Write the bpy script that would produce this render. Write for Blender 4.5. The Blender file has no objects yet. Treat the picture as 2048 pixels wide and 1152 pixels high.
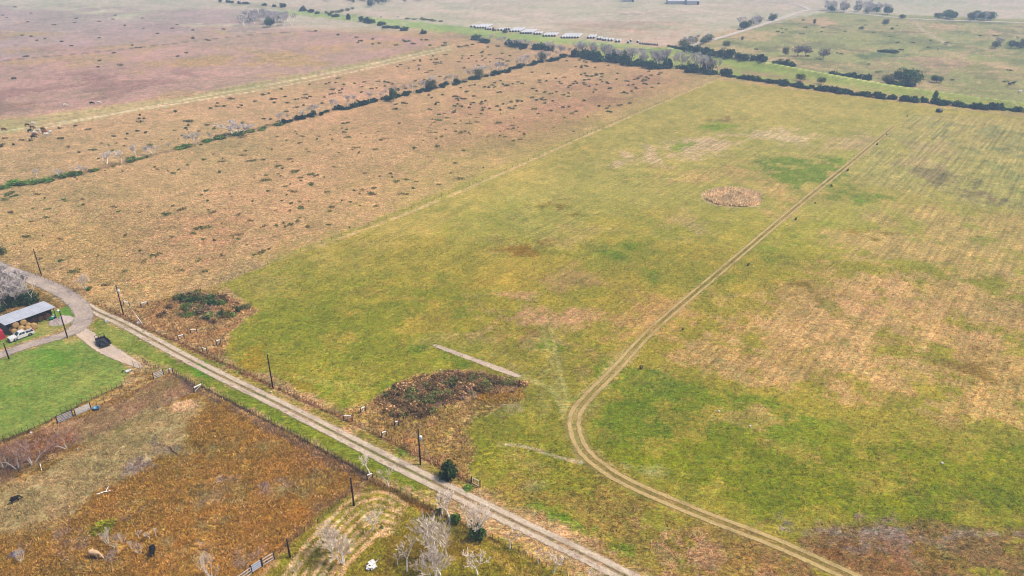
import bpy, math, random
import numpy as np
from mathutils import Vector
rnd = random.Random(7)
rs = np.random.RandomState(11)
sc = bpy.context.scene
# ------------------------------------------------------------------ camera, world, sun
HC, FPX, TH = 93.0, 1500.0, math.radians(26.4)
S_, C_ = math.sin(TH), math.cos(TH)
cam = bpy.data.objects.new('camera', bpy.data.cameras.new('camera'))
sc.collection.objects.link(cam); sc.camera = cam
cam.location = (0, 0, HC); cam.rotation_euler = (math.pi/2 - TH, 0, 0)
cam.data.sensor_width = 36; cam.data.lens = 36*FPX/2048
cam.data.clip_start = 1; cam.data.clip_end = 30000
SUN_EL, SUN_AZ = math.radians(56), math.radians(85)   # high, from the right behind thin cloud
w = bpy.data.worlds.new('World'); sc.world = w; w.use_nodes = True
nt = w.node_tree; sky = nt.nodes.new('ShaderNodeTexSky'); sky.sky_type = 'NISHITA'
sky.sun_disc = False; sky.sun_elevation = SUN_EL; sky.sun_rotation = SUN_AZ
sky.air_density = 1.0; sky.dust_density = 4.0; sky.ozone_density = 1.0
nt.links.new(sky.outputs[0], nt.nodes['Background'].inputs[0]); nt.nodes['Background'].inputs[1].default_value = 0.095
sl = bpy.data.lights.new('sun', 'SUN'); sl.energy = 2.6; sl.angle = math.radians(12); sl.color = (1.0, .91, .78)
so = bpy.data.objects.new('sun', sl); sc.collection.objects.link(so)
sdir = Vector((math.sin(SUN_AZ)*math.cos(SUN_EL), math.cos(SUN_AZ)*math.cos(SUN_EL), math.sin(SUN_EL)))
so.rotation_euler = sdir.to_track_quat('Z', 'Y').to_euler()
sc.view_settings.view_transform = 'Standard'; sc.view_settings.look = 'None'
sc.view_settings.exposure = 0.86; sc.view_settings.gamma = 1; sc.cycles.filter_width = 1.1
COL = sc.collection
# ------------------------------------------------------------------ geometry helpers
def P(px, py, z=0.0):            # where a sight line meets the plane z
    v = (py-576)/FPX; k = (HC-z)/(S_+v*C_)
    return Vector(((px-1024)/FPX*k, k*(C_-v*S_), z))
def depth(py): return HC/(S_+(py-576)/FPX*C_)
def hgt(px, py, ty):             # real height of a thing whose foot is at py and top at ty
    Y = P(px, py).y; v = (ty-576)/FPX
    return HC - Y*(S_+v*C_)/(C_-v*S_)
def lin(c):
    c = np.asarray(c, dtype=float)/255.
    return np.where(c <= .04045, c/12.92, ((c+.055)/1.055)**2.4)
K = 0.60
KB = .9
def alb(c, k=K): return tuple(float(x) for x in lin(c)*k)
_perm = rs.rand(1 << 16).astype(np.float32)
def vnoise(x, y, seed=0):
    xi = np.floor(x).astype(np.int64); yi = np.floor(y).astype(np.int64)
    fx = (x-xi).astype(np.float32); fy = (y-yi).astype(np.float32)
    fx = fx*fx*(3-2*fx); fy = fy*fy*(3-2*fy)
    def h(a, b): return _perm[((a*73856093) ^ (b*19349663) ^ (seed*83492791)) & 0xffff]
    return (h(xi, yi)*(1-fx)+h(xi+1, yi)*fx)*(1-fy)+(h(xi, yi+1)*(1-fx)+h(xi+1, yi+1)*fx)*fy
def fbm(x, y, s, oc=4, seed=0, g=.55):
    t = 0; a = 1; n = 0
    for i in range(oc):
        t = t+a*vnoise(x*s, y*s, seed+i*17); n += a; a *= g; s *= 2.03
    return t/n
def sstep(a, b, x):
    t = np.clip((x-a)/(b-a), 0, 1); return t*t*(3-2*t)
def polyW(pts): return np.array([P(*p)[:2] for p in pts])
def sdist(poly, x, y):           # signed distance, + inside
    ins = np.zeros(x.shape, bool); d = np.full(x.shape, 1e9, np.float32)
    n = len(poly)
    for i in range(n):
        ax, ay = poly[i]; bx, by = poly[(i+1) % n]
        c = ((ay > y) != (by > y)) & (x < (bx-ax)*(y-ay)/((by-ay) if by != ay else 1e-9)+ax)
        ins ^= c
        dx, dy = bx-ax, by-ay; t = np.clip(((x-ax)*dx+(y-ay)*dy)/(dx*dx+dy*dy+1e-9), 0, 1)
        d = np.minimum(d, (x-ax-t*dx)**2+(y-ay-t*dy)**2)
    d = np.sqrt(d); return np.where(ins, d, -d)
def ldist(line, x, y):
    d = np.full(x.shape, 1e9, np.float32)
    for i in range(len(line)-1):
        ax, ay = line[i]; bx, by = line[i+1]; dx, dy = bx-ax, by-ay
        t = np.clip(((x-ax)*dx+(y-ay)*dy)/(dx*dx+dy*dy+1e-9), 0, 1)
        d = np.minimum(d, (x-ax-t*dx)**2+(y-ay-t*dy)**2)
    return np.sqrt(d)
def smooth_line(pts, step=2.0):  # Catmull-Rom through world points (any dimension)
    p = [np.array(q, float) for q in pts]; p = [2*p[0]-p[1]]+p+[2*p[-1]-p[-2]]; out = []
    for i in range(1, len(p)-2):
        L = np.linalg.norm(p[i+1][:2]-p[i][:2]); n = max(2, int(L/step))
        for k in range(n):
            t = k/n; a, b, c, d = p[i-1], p[i], p[i+1], p[i+2]
            out.append(.5*((2*b)+(c-a)*t+(2*a-5*b+4*c-d)*t*t+(3*b-a-3*c+d)*t**3))
    out.append(p[-2]); return np.array(out)
LEVEE = smooth_line([P(1330, 103)[:2], P(1470, 121)[:2], P(1600, 145)[:2], P(1760, 175)[:2], P(1900, 196)[:2], P(2048, 216)[:2], P(2300, 250)[:2]], 30)
LEVEE2 = smooth_line([P(500, 18)[:2], P(700, 42)[:2], P(940, 70)[:2], P(1150, 88)[:2], P(1330, 103)[:2]], 40)
def gheight(x, y):
    x = np.asarray(x, np.float32); y = np.asarray(y, np.float32)
    d = ldist(LEVEE, x, y); d2 = ldist(LEVEE2, x, y)
    return 2.6*np.exp(-(d/5.5)**2)+.8*np.exp(-(d2/9.)**2)
def gz(x, y): return float(gheight(np.array([x]), np.array([y]))[0])
# ------------------------------------------------------------------ materials
def newmat(name):
    m = bpy.data.materials.new(name); m.use_nodes = True
    return m, m.node_tree, m.node_tree.nodes['Principled BSDF']
def N(t, kind, **kw):
    n = t.nodes.new(kind)
    for k, v in kw.items(): setattr(n, k, v)
    return n
def math_(t, op, a, b=None, c=None, clamp=False):
    n = N(t, 'ShaderNodeMath', operation=op, use_clamp=clamp)
    for i, v in enumerate((a, b, c)):
        if v is None: continue
        if isinstance(v, (int, float)): n.inputs[i].default_value = v
        else: t.links.new(v, n.inputs[i])
    return n.outputs[0]
def maprange(t, v, a, b, c, d, smooth=False):
    n = N(t, 'ShaderNodeMapRange'); t.links.new(v, n.inputs[0])
    if smooth: n.interpolation_type = 'SMOOTHSTEP'
    for i, q in enumerate((a, b, c, d)):
        if isinstance(q, (int, float)): n.inputs[i+1].default_value = q
        else: t.links.new(q, n.inputs[i+1])
    return n.outputs[0]
def noise_(t, vec, scale, detail=4, rough=.6, dist=0.):
    n = N(t, 'ShaderNodeTexNoise'); n.inputs['Scale'].default_value = scale; n.inputs['Detail'].default_value = detail
    n.inputs['Roughness'].default_value = rough; n.inputs['Distortion'].default_value = dist
    if vec is not None: t.links.new(vec, n.inputs['Vector'])
    return n.outputs['Fac']
def mixc(t, mode, fac, a, b):
    n = N(t, 'ShaderNodeMix', data_type='RGBA', blend_type=mode)
    for i, v in ((0, fac), (6, a), (7, b)):
        if isinstance(v, (int, float)): n.inputs[i].default_value = v
        elif isinstance(v, tuple): n.inputs[i].default_value = (*v, 1)
        else: t.links.new(v, n.inputs[i])
    return n.outputs[2]
def simple(name, c, rough=.8, metal=0., var=.25, scale=6., raw=False, bump=.0, objvar=0., kk=.6):
    m, t, b = newmat(name); a = c if raw else alb(c, kk)
    g = N(t, 'ShaderNodeTexCoord'); n = noise_(t, g.outputs['Object'], scale, 5, .65)
    f = maprange(t, n, .3, .7, 1-var, 1+var)
    if objvar:
        oi = N(t, 'ShaderNodeObjectInfo'); f = math_(t, 'MULTIPLY', f, maprange(t, oi.outputs['Random'], 0, 1, 1-objvar, 1+objvar))
    sh = N(t, 'ShaderNodeVectorMath', operation='SCALE'); sh.inputs[0].default_value = a; t.links.new(f, sh.inputs['Scale'])
    t.links.new(sh.outputs[0], b.inputs['Base Color'])
    b.inputs['Roughness'].default_value = rough; b.inputs['Metallic'].default_value = metal
    b.inputs['Specular IOR Level'].default_value = .5 if (rough < .6) else .15
    if bump:
        bp = N(t, 'ShaderNodeBump'); bp.inputs['Strength'].default_value = bump; bp.inputs['Distance'].default_value = .05
        t.links.new(n, bp.inputs['Height']); t.links.new(bp.outputs[0], b.inputs['Normal'])
    return m
def attr_mat(name, rough=.9, upn=.7):
    m, t, b = newmat(name); gm_ = N(t, 'ShaderNodeNewGeometry')
    vm = N(t, 'ShaderNodeMix', data_type='VECTOR'); vm.inputs[0].default_value = upn; t.links.new(gm_.outputs['Normal'], vm.inputs[4]); vm.inputs[5].default_value = (0, 0, 1)
    vn = N(t, 'ShaderNodeVectorMath', operation='NORMALIZE'); t.links.new(vm.outputs[1], vn.inputs[0]); pass
    a = N(t, 'ShaderNodeAttribute', attribute_name='col'); oi = N(t, 'ShaderNodeObjectInfo')
    f = maprange(t, oi.outputs['Random'], 0, 1, .75, 1.25)
    sh = N(t, 'ShaderNodeVectorMath', operation='SCALE'); t.links.new(a.outputs['Color'], sh.inputs[0]); t.links.new(f, sh.inputs['Scale'])
    sd = N(t, 'ShaderNodeVectorMath', operation='SCALE'); t.links.new(sh.outputs[0], sd.inputs[0]); sd.inputs['Scale'].default_value = .8
    df = N(t, 'ShaderNodeBsdfDiffuse'); tl = N(t, 'ShaderNodeBsdfTranslucent'); ad = N(t, 'ShaderNodeAddShader')
    for q in (df, tl): t.links.new(sd.outputs[0], q.inputs['Color'])
    t.links.new(vn.outputs[0], df.inputs['Normal']); t.links.new(df.outputs[0], ad.inputs[0]); t.links.new(tl.outputs[0], ad.inputs[1])
    t.nodes.remove(b); t.links.new(ad.outputs[0], t.nodes['Material Output'].inputs[0])
    return m
M = dict(
    bark=simple('pale_bark', (248, 240, 230), .9, kk=.85, var=.3, scale=3, bump=.3, objvar=.12),
    twig=simple('pale_twigs', (236, 220, 204), .9, kk=.8, var=.25, scale=2, objvar=.15),
    barkd=simple('grey_bark', (205, 190, 180), .9, var=.3, scale=3),
    twigr=simple('reddish_twigs', (200, 160, 144), .9, var=.3, scale=2, objvar=.15),
    twigg=simple('grey_twigs', (215, 205, 200), .9, kk=.75, var=.3, scale=1, objvar=.12),
    pole=simple('creosoted_pole', (58, 42, 40), .85, var=.35, scale=4),
    post=simple('dark_post', (70, 56, 50), .9, var=.4, scale=6),
    oldpost=simple('weathered_wood', (240, 232, 224), .9, kk=.8, var=.3, scale=8),
    wire=simple('wire', (120, 112, 105), .5, metal=.6),
    galv=simple('galvanised_steel', (232, 234, 238), .45, metal=.1, var=.12, scale=2),
    bluegalv=simple('blue_grey_panel', (176, 192, 226), .5, metal=.1, var=.15, scale=2),
    roof=simple('white_tin_roof', (214, 218, 228), .45, metal=.1, var=.14, scale=.5),
    tin=simple('weathered_tin', (120, 110, 118), .6, metal=.2, var=.25, scale=1),
    white=simple('white_paint', (245, 245, 245), .25, var=.03),
    glass=simple('dark_glass', (40, 50, 62), .08, var=.1),
    rubber=simple('rubber', (32, 30, 30), .85),
    chrome=simple('wheel_metal', (190, 192, 196), .3, metal=.7, var=.08),
    black=simple('black_paint', (30, 34, 44), .45, var=.25),
    bed=simple('bed_liner', (62, 60, 68), .8),
    red=simple('red_tin', (205, 40, 68), .5, var=.12, scale=1.5),
    orange=simple('orange_plastic', (235, 90, 50), .4, var=.05),
    hay=simple('hay', (196, 160, 104), .95, var=.35, scale=5, bump=.6, objvar=.12),
    oldhay=simple('old_brown_hay', (148, 100, 62), .95, var=.4, scale=5, bump=.6, objvar=.12),
    gravel=simple('gravel', (196, 178, 172), .95, var=.4, scale=7, bump=.6),
    green=simple('green_paint', (20, 140, 100), .4, var=.1),
    blue=simple('blue_plastic', (60, 150, 205), .35, var=.05),
    wrap=simple('white_wrap', (222, 220, 222), .5, var=.06, scale=1),
    wrapend=simple('bale_end', (110, 98, 98), .9, var=.2, scale=2),
    stone=simple('pale_stone', (225, 214, 205), .9, var=.12, scale=5),
    yellow=simple('yellow_guard', (238, 205, 110), .5, var=.08),
    cream=simple('cream_hide', (226, 190, 150), .9, var=.12, scale=3),
    blackhide=simple('black_hide', (24, 21, 24), .7, var=.2, scale=3),
    brownhide=simple('brown_hide', (130, 72, 42), .8, var=.2, scale=3),
    whitehide=simple('white_hide', (246, 238, 228), .85, var=.05, scale=3),
    lamp=simple('lamp_glass', (245, 250, 248), .2, var=.02),
    wood=simple('plain_wood', (150, 118, 98), .9, var=.3, scale=4),
    leaf=attr_mat('leaves', .9, .45), grass=attr_mat('grass_blades', .9, .85),
)
# ------------------------------------------------------------------ mesh builder
class MB:
    def __init__(s): s.v = []; s.f = []; s.m = []
    def add(s, vs, fs, mi=0):
        b = len(s.v); s.v += [tuple(q) for q in vs]; s.f += [tuple(b+i for i in f) for f in fs]; s.m += [mi]*len(fs)
    def box(s, x0, y0, z0, x1, y1, z1, mi=0):
        s.add([(x0, y0, z0), (x1, y0, z0), (x1, y1, z0), (x0, y1, z0), (x0, y0, z1), (x1, y0, z1), (x1, y1, z1), (x0, y1, z1)],
              [(0, 3, 2, 1), (4, 5, 6, 7), (0, 1, 5, 4), (1, 2, 6, 5), (2, 3, 7, 6), (3, 0, 4, 7)], mi)
    def tube(s, a, b, ra, rb=None, n=5, mi=0, cap=True):
        rb = ra if rb is None else rb; a = Vector(a); b = Vector(b); d = b-a
        if d.length < 1e-6: return
        d.normalize(); u = d.orthogonal().normalized(); w_ = d.cross(u)
        vs = []
        for p, r in ((a, ra), (b, rb)):
            for i in range(n):
                q = 2*math.pi*i/n; vs.append(p+u*(math.cos(q)*r)+w_*(math.sin(q)*r))
        fs = [(i, (i+1) % n, n+(i+1) % n, n+i) for i in range(n)]
        if cap: fs += [tuple(range(n-1, -1, -1)), tuple(range(n, 2*n))]
        s.add(vs, fs, mi)
    def prism(s, prof, y0, y1, mi=0, axis='y'):   # profile in x,z extruded along y
        n = len(prof)
        vs = [(x, y0, z) for x, z in prof]+[(x, y1, z) for x, z in prof]
        s.add(vs, [tuple(range(n)), tuple(range(2*n-1, n-1, -1))]+[(i, n+i, n+(i+1) % n, (i+1) % n) for i in range(n)], mi)
    def lathe(s, prof, n=14, mi=0, c=(0, 0, 0)):
        vs = [(c[0]+r*math.cos(2*math.pi*i/n), c[1]+r*math.sin(2*math.pi*i/n), c[2]+z) for r, z in prof for i in range(n)]
        fs = [(k*n+i, k*n+(i+1) % n, (k+1)*n+(i+1) % n, (k+1)*n+i) for k in range(len(prof)-1) for i in range(n)]
        fs += [tuple(range(n-1, -1, -1)), tuple((len(prof)-1)*n+i for i in range(n))]
        s.add(vs, fs, mi)
    def mesh(s, name, mats, smooth=False):
        me = bpy.data.meshes.new(name); me.from_pydata(s.v, [], s.f)
        for m in (mats if isinstance(mats, (list, tuple)) else [mats]): me.materials.append(m)
        me.polygons.foreach_set('material_index', s.m)
        if smooth: me.polygons.foreach_set('use_smooth', [True]*len(s.f))
        me.update(); return me
    def build(s, name, mats, parent=None, smooth=False): return put(name, s.mesh(name, mats, smooth), parent)
def put(name, me, parent=None, loc=None, rz=0., scale=None):
    o = bpy.data.objects.new(name, me); COL.objects.link(o)
    if parent: o.parent = parent
    if loc is not None: o.location = loc
    o.rotation_euler.z = rz
    if scale is not None: o.scale = scale if isinstance(scale, (tuple, list)) else (scale,)*3
    return o
def tag(o, label=None, cat=None, group=None, kind=None):
    for k, v in (('label', label), ('category', cat), ('group', group), ('kind', kind)):
        if v: o[k] = v
    return o
def empty(name, loc=(0, 0, 0), rz=0., scale=None):
    o = put(name, None, None, loc, rz, scale); o.empty_display_size = .5; return o
KIDS = {}
def copy_tree(o, parent=None):
    c = o.copy(); COL.objects.link(c); c.parent = parent
    for ch in list(o.children): copy_tree(ch, c)
    return c
PROTO_USED = set()
def use(proto, loc, rz=0., scale=1., label=None, cat=None, group=None):   # the first use moves the prototype itself
    if proto.name in PROTO_USED: o = copy_tree(proto)
    else: o = proto
    PROTO_USED.add(proto.name); PROTO_USED.add(o.name)
    o.location = loc; o.rotation_euler.z = rz; o.scale = scale if isinstance(scale, (tuple, list)) else (scale,)*3
    tag(o, label, cat, group); return o
def quads_mesh(name, V, n, colors, mat, tri=False):
    """V: (faces*k,3) array, colors: (faces,3)"""
    k = 3 if tri else 4; nf = len(V)//k
    me = bpy.data.meshes.new(name); me.vertices.add(len(V)); me.vertices.foreach_set('co', V.astype(np.float32).ravel())
    me.loops.add(len(V)); me.loops.foreach_set('vertex_index', np.arange(len(V), dtype=np.int32))
    me.polygons.add(nf); me.polygons.foreach_set('loop_start', np.arange(0, len(V), k, dtype=np.int32))
    a = me.attributes.new('col', 'FLOAT_COLOR', 'POINT')
    c = np.ones((len(V), 4), np.float32); c[:, :3] = np.repeat(colors, k, axis=0); a.data.foreach_set('color', c.ravel())
    me.materials.append(mat); me.update(calc_edges=True); me.validate(); return me
# ================================================================== GROUND
GREEN = [(440, 567), (470, 600), (517, 622), (490, 636), (458, 665), (446, 712), (500, 738), (600, 782), (690, 818), (726, 812), (765, 792),
         (830, 752), (940, 740), (1048, 768), (1010, 800), (945, 830), (925, 860), (940, 890), (950, 905), (932, 935), (940, 972), (1150, 1060), (1320, 1170), (2600, 1200), (2600, 290),
         (2048, 236), (1800, 205), (1600, 180), (1430, 160)]
NROAD = [(1340, 100), (1480, 64), (1560, 38), (1622, 21)]
def E(cx, cy, rx, ry, rot=0., n=18):
    r = math.radians(rot)
    return [(cx+rx*math.cos(a)*math.cos(r)-ry*math.sin(a)*math.sin(r), cy+rx*math.cos(a)*math.sin(r)+ry*math.sin(a)*math.cos(r)) for a in [2*math.pi*i/n for i in range(n)]]
# (polygon px, colour, strength, edge softness m, edge wobble m, patchiness 0..1, tuft, streak)
A_ = []
def F(poly, c, al=1., soft=2., wob=2., patch=0., tuft=None, streak=None, ns=.12): A_.append((poly, c, al, soft, wob, patch, tuft, streak, ns))
TAN = (192, 156, 112)
# --- far land
F([(-900, -80), (3000, -80), (3000, 60), (-900, 60)], (200, 186, 164), 1, 40, 20, 0, .35, .3)
F([(-300, 30), (620, 60), (900, 80), (640, 155), (0, 248), (-300, 290)], (190, 152, 140), .9, 12, 8, .15, .5, .5, .02)
F([(-300, 0), (500, 20), (560, 60), (0, 120), (-300, 150)], (182, 156, 152), .9, 20, 12, .2, .45, .3, .02)
F([(60, 70), (560, 60), (700, 70), (900, 85), (400, 115), (0, 160)], (184, 158, 136), .35, 14, 10, .3, .4, .5, .02)
F([(-100, 170), (350, 125), (420, 160), (200, 205), (-100, 240)], (162, 122, 114), .7, 10, 10, .4, .5, .5, .03)
F([(420, 2), (640, 18), (1000, 55), (960, 50), (640, 30), (430, 8)], (150, 150, 110), .6, 6, 4, .2)
F([(700, 0), (1620, 8), (1340, 95), (1200, 85), (900, 50), (700, 30), (560, 12)], (208, 188, 168), .9, 14, 6, .2, .3, .5, .015)
F([(1000, 20), (1400, 30), (1330, 60), (1100, 50)], (176, 160, 140), .4, 12, 10, .4, .3, .3, .015)
F([(1100, 45), (1430, 40), (1330, 90), (1230, 80)], (196, 152, 132), .5, 10, 8, .3)
F([(560, 20), (700, 30), (950, 56), (1200, 84), (1330, 97), (1330, 106), (1150, 92), (960, 76), (740, 46), (560, 28)], (160, 178, 96), .95, 5, 4, .1, .4)
F([(900, 60), (1100, 90), (1330, 106), (1340, 118), (1150, 100), (960, 84), (880, 76)], (164, 140, 118), .6, 5, 4, .3)
# right back meadow
F([(1340, 100), (1480, 62), (1600, 34), (1660, 24), (2500, 55), (2500, 270), (2048, 214), (1750, 172), (1480, 122)], (160, 156, 100), 1, 6, 5, 0, .75, .25)
F([(1340, 100), (1480, 62), (1600, 34), (2500, 55), (2500, 270), (2048, 214), (1750, 172), (1480, 122)], (196, 164, 126), .8, 6, 5, .42, .75, .25, .03)
F([(1340, 100), (1480, 62), (1600, 34), (2500, 55), (2500, 270), (2048, 214), (1750, 172), (1480, 122)], (110, 114, 70), .7, 6, 5, .5, .9, .25, .05)
F([(1640, 150), (1760, 118), (1860, 112), (1980, 130), (1880, 160), (1790, 165)], (168, 134, 116), .6, 8, 8, .4, .8)
F([(1700, 105), (1810, 103), (1820, 118), (1740, 124)], (96, 116, 74), .8, 6, 5, .35, .9)
F([(1850, 170), (1960, 90), (2500, 130), (2500, 240), (2048, 205)], (150, 152, 84), .6, 8, 8, .3, .6)
F([(1350, 103), (2048, 213), (2500, 275), (2500, 290), (2048, 226), (1700, 182), (1450, 150), (1150, 112), (1200, 100)], (158, 170, 84), 1, 3, 2, .0, .4)
F([(1330, 110), (1600, 155), (1800, 188), (2048, 220), (2048, 225), (1800, 196), (1600, 166), (1400, 135)], (176, 148, 108), .9, 3, 3, .1, .6)
# tan pasture variation
F([(-300, 265), (640, 165), (1100, 100), (1160, 112), (560, 255), (0, 375), (-300, 440)], (198, 162, 120), .8, 6, 4, .2, .8)
F([(640, 165), (1100, 95), (1100, 112), (760, 195), (640, 215)], (190, 150, 120), .5, 8, 8, .3, .9)
F([(900, 190), (1300, 145), (1320, 200), (1050, 280), (850, 300)], (188, 142, 112), .6, 10, 14, .4, .9, None, .03)
F([(1120, 170), (1380, 150), (1150, 280), (1000, 330), (900, 350), (1000, 270)], (168, 122, 100), .55, 8, 10, .3, .9, None, .03)
F([(250, 430), (700, 380), (760, 430), (480, 540), (300, 540)], (196, 150, 112), .5, 12, 15, .4, .85)
F([(0, 420), (250, 470), (400, 560), (420, 580), (240, 620), (100, 540), (0, 490)], (206, 166, 110), .6, 6, 5, .2, .7, .5)
F([(-200, 590), (0, 505), (100, 555), (240, 640), (200, 640), (0, 545), (-200, 620)], (160, 128, 76), .9, 3, 2, .3, .6)
F([(-60, 250), (0, 240), (350, 195), (900, 90), (910, 100), (350, 212), (0, 270), (-60, 278)], (190, 172, 118), .9, 3, 2, .1, .5)
# boundary line pale + green field
F(GREEN, (156, 148, 50), 1, 1.2, 1.5, 0, .45, .6)
F([(900, 320), (1430, 160), (2600, 290), (2600, 520), (1500, 440), (900, 460), (700, 500)], (180, 164, 88), .8, 40, 15, 0, .35, .4)
F([(600, 500), (1400, 380), (1600, 600), (1100, 760), (700, 700)], (176, 154, 62), .6, 20, 15, .4, .4, .7, .03)
F([(440, 570), (900, 400), (1180, 285), (1190, 300), (920, 430), (600, 560), (520, 610)], (186, 164, 84), .8, 6, 6, .2, .4, .6)
F([(470, 620), (900, 560), (1000, 740), (830, 750), (700, 810), (460, 712)], (136, 142, 34), .85, 14, 10, .2, .4, .5)
F([(446, 690), (520, 700), (640, 790), (600, 782), (446, 714)], (160, 130, 34), .7, 3, 3, .3, .5)
F([(700, 740), (830, 730), (700, 812), (640, 790)], (110, 132, 18), .8, 5, 5, .3, .4, .3)
# tan patches in the green field
for p, c, al, pt in [
    (E(1060, 640, 118, 32), (196, 152, 110), .9, .35), (E(1120, 632, 60, 16), (206, 156, 116), .7, .3), (E(1060, 668, 60, 10), (172, 140, 104), .5, .4),
    (E(1030, 664, 50, 10), (166, 126, 54), .5, .4),
    ([(1180, 640), (1320, 585), (1400, 588), (1340, 650), (1250, 705), (1150, 740), (1140, 690)], (180, 142, 84), .75, .35),
    ([(1290, 350), (1400, 330), (1500, 322), (1620, 385), (1540, 375), (1590, 430), (1500, 360), (1330, 365)], (194, 152, 98), .8, .3),
    ([(1220, 330), (1350, 274), (1480, 274), (1470, 300), (1390, 322), (1280, 322)], (206, 166, 132), .95, .25),
    (E(1572, 272, 52, 15, 8), (208, 170, 134), .95, .25), ([(1650, 275), (1760, 268), (1730, 300), (1650, 300)], (196, 158, 116), .75, .3),
    ([(1500, 300), (1640, 290), (1680, 320), (1560, 330)], (176, 146, 88), .6, .4),
    ([(1000, 430), (1350, 330), (1420, 370), (1150, 500), (1010, 500)], (178, 152, 84), .45, .5),
    ([(1080, 560), (1130, 540), (1190, 560), (1120, 580)], (178, 140, 92), .6, .3), (E(1160, 470, 40, 12), (180, 146, 90), .6, .4), (E(1380, 443, 30, 12), (184, 148, 100), .6, .3),
    (E(1650, 338, 30, 9, 12), (184, 146, 92), .8, .2), (E(1950, 305, 40, 14), (190, 160, 110), .4, .4),
    ([(1350, 690), (1480, 620), (1640, 540), (1700, 480), (2048, 430), (2600, 430), (2600, 900), (2048, 870), (1880, 830), (1700, 790), (1480, 775), (1370, 730)], (188, 150, 92), .95, .58),
    ([(1640, 470), (1800, 410), (2048, 430), (2048, 520), (1900, 540), (1700, 540)], (190, 152, 96), .8, .4),
    ([(1420, 620), (1800, 600), (1950, 680), (1780, 790), (1480, 760), (1370, 700)], (196, 158, 104), .7, .45),
    (E(1820, 605, 110, 16, 2), (200, 156, 108), .85, .3), (E(1900, 820, 130, 20), (196, 158, 98), .7, .4), (E(2000, 640, 60, 80), (196, 154, 104), .7, .4),
    (E(1760, 570, 50, 10), (198, 156, 106), .8, .3),
    (E(1530, 862, 32, 8), (176, 146, 90), .6, .3), (E(1665, 930, 40, 16), (160, 134, 66), .6, .4),
    ([(870, 692), (1000, 690), (1110, 760), (1090, 775), (1000, 740)], (170, 146, 88), .5, .4),
    ([(1080, 660), (1110, 655), (1140, 800), (1120, 800)], (170, 156, 92), .5, .3)]:
    F(p, tuple(min(255, int(q*e_)) for q, e_ in zip(c, (1.0, 1.05, 1.02))), min(1, al*1.3), 7, 9, pt*.62, .5, .9, .09)
# greens and rusts
for p, c, al, pt in [
    (E(1105, 420, 42, 14), (140, 116, 36), .8, .3), (E(1060, 500, 32, 13), (134, 106, 22), .9, .2), (E(992, 493, 18, 5), (138, 108, 30), .7, .3), (E(1590, 580, 46, 16), (130, 108, 26), .7, .3),
    (E(1450, 240, 34, 6), (140, 116, 60), .8, .3), (E(1960, 730, 60, 22), (134, 110, 40), .7, .3), (E(1730, 463, 22, 6), (150, 124, 44), .8, .2),
    (E(1255, 492, 28, 10), (122, 136, 18), .8, .3), (E(1215, 510, 14, 5), (118, 136, 24), .8, .2), (E(1310, 556, 14, 8), (110, 136, 22), .8, .2), (E(1430, 252, 32, 9), (140, 156, 40), .8, .2),
    (E(1360, 292, 20, 9), (140, 152, 54), .9, .1), ([(1505, 320), (1700, 310), (1690, 345), (1640, 380), (1600, 380), (1530, 345)], (122, 138, 40), .85, .2),
    ([(1640, 375), (1700, 372), (1780, 395), (1740, 410), (1650, 395)], (104, 134, 26), .85, .2), (E(1600, 480, 80, 26, -25), (124, 138, 36), .55, .4), (E(1440, 560, 60, 20, -30), (120, 136, 30), .5, .4),
    (E(1130, 688, 34, 22), (120, 140, 24), .7, .3), (E(1205, 750, 60, 30), (116, 140, 20), .6, .4), ([(1170, 790), (1320, 745), (1480, 790), (1600, 800), (1700, 860), (1500, 900), (1300, 920), (1180, 880)], (120, 136, 24), .85, .32),
    ([(1200, 900), (1500, 870), (2600, 900), (2600, 1060), (1900, 1050), (1560, 1030), (1300, 960)], (128, 136, 8), .95, .25), (E(1900, 950, 160, 40), (134, 140, 6), .9, .3), (E(1980, 1000, 90, 30), (116, 130, 14), .5, .4),
    (E(1290, 770, 50, 16), (124, 142, 40), .6, .3), (E(1730, 700, 140, 18), (124, 130, 30), .45, .5), (E(1640, 620, 120, 16), (126, 130, 34), .5, .5), (E(1950, 480, 90, 12), (134, 140, 44), .5, .5),
    (E(960, 705, 30, 12), (126, 140, 20), .6, .3), (E(1010, 600, 60, 12), (126, 138, 28), .5, .4), (E(930, 620, 50, 14), (120, 136, 28), .6, .3), (E(860, 720, 70, 16), (112, 136, 14), .7, .3),
    (E(640, 640, 90, 20), (124, 130, 26), .4, .5), (E(620, 520, 80, 14), (150, 142, 50), .4, .5), (E(1210, 430, 90, 18), (156, 148, 62), .4, .5)]:
    F(p, c, min(1, al*1.2), 3, 5, pt, .5, .3, .14)
# windblown oval of dead weeds
F(E(1467, 395, 68, 25, 3), (140, 140, 60), .6, 2, 1, 0, .4); F(E(1467, 395, 60, 20, 3), (218, 184, 142), 1, 1.2, 1.6, 0, .8)
F(E(1465, 394, 30, 9, 3), (120, 98, 64), .8, 2, 2, .35, 1., None, .3)
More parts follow.
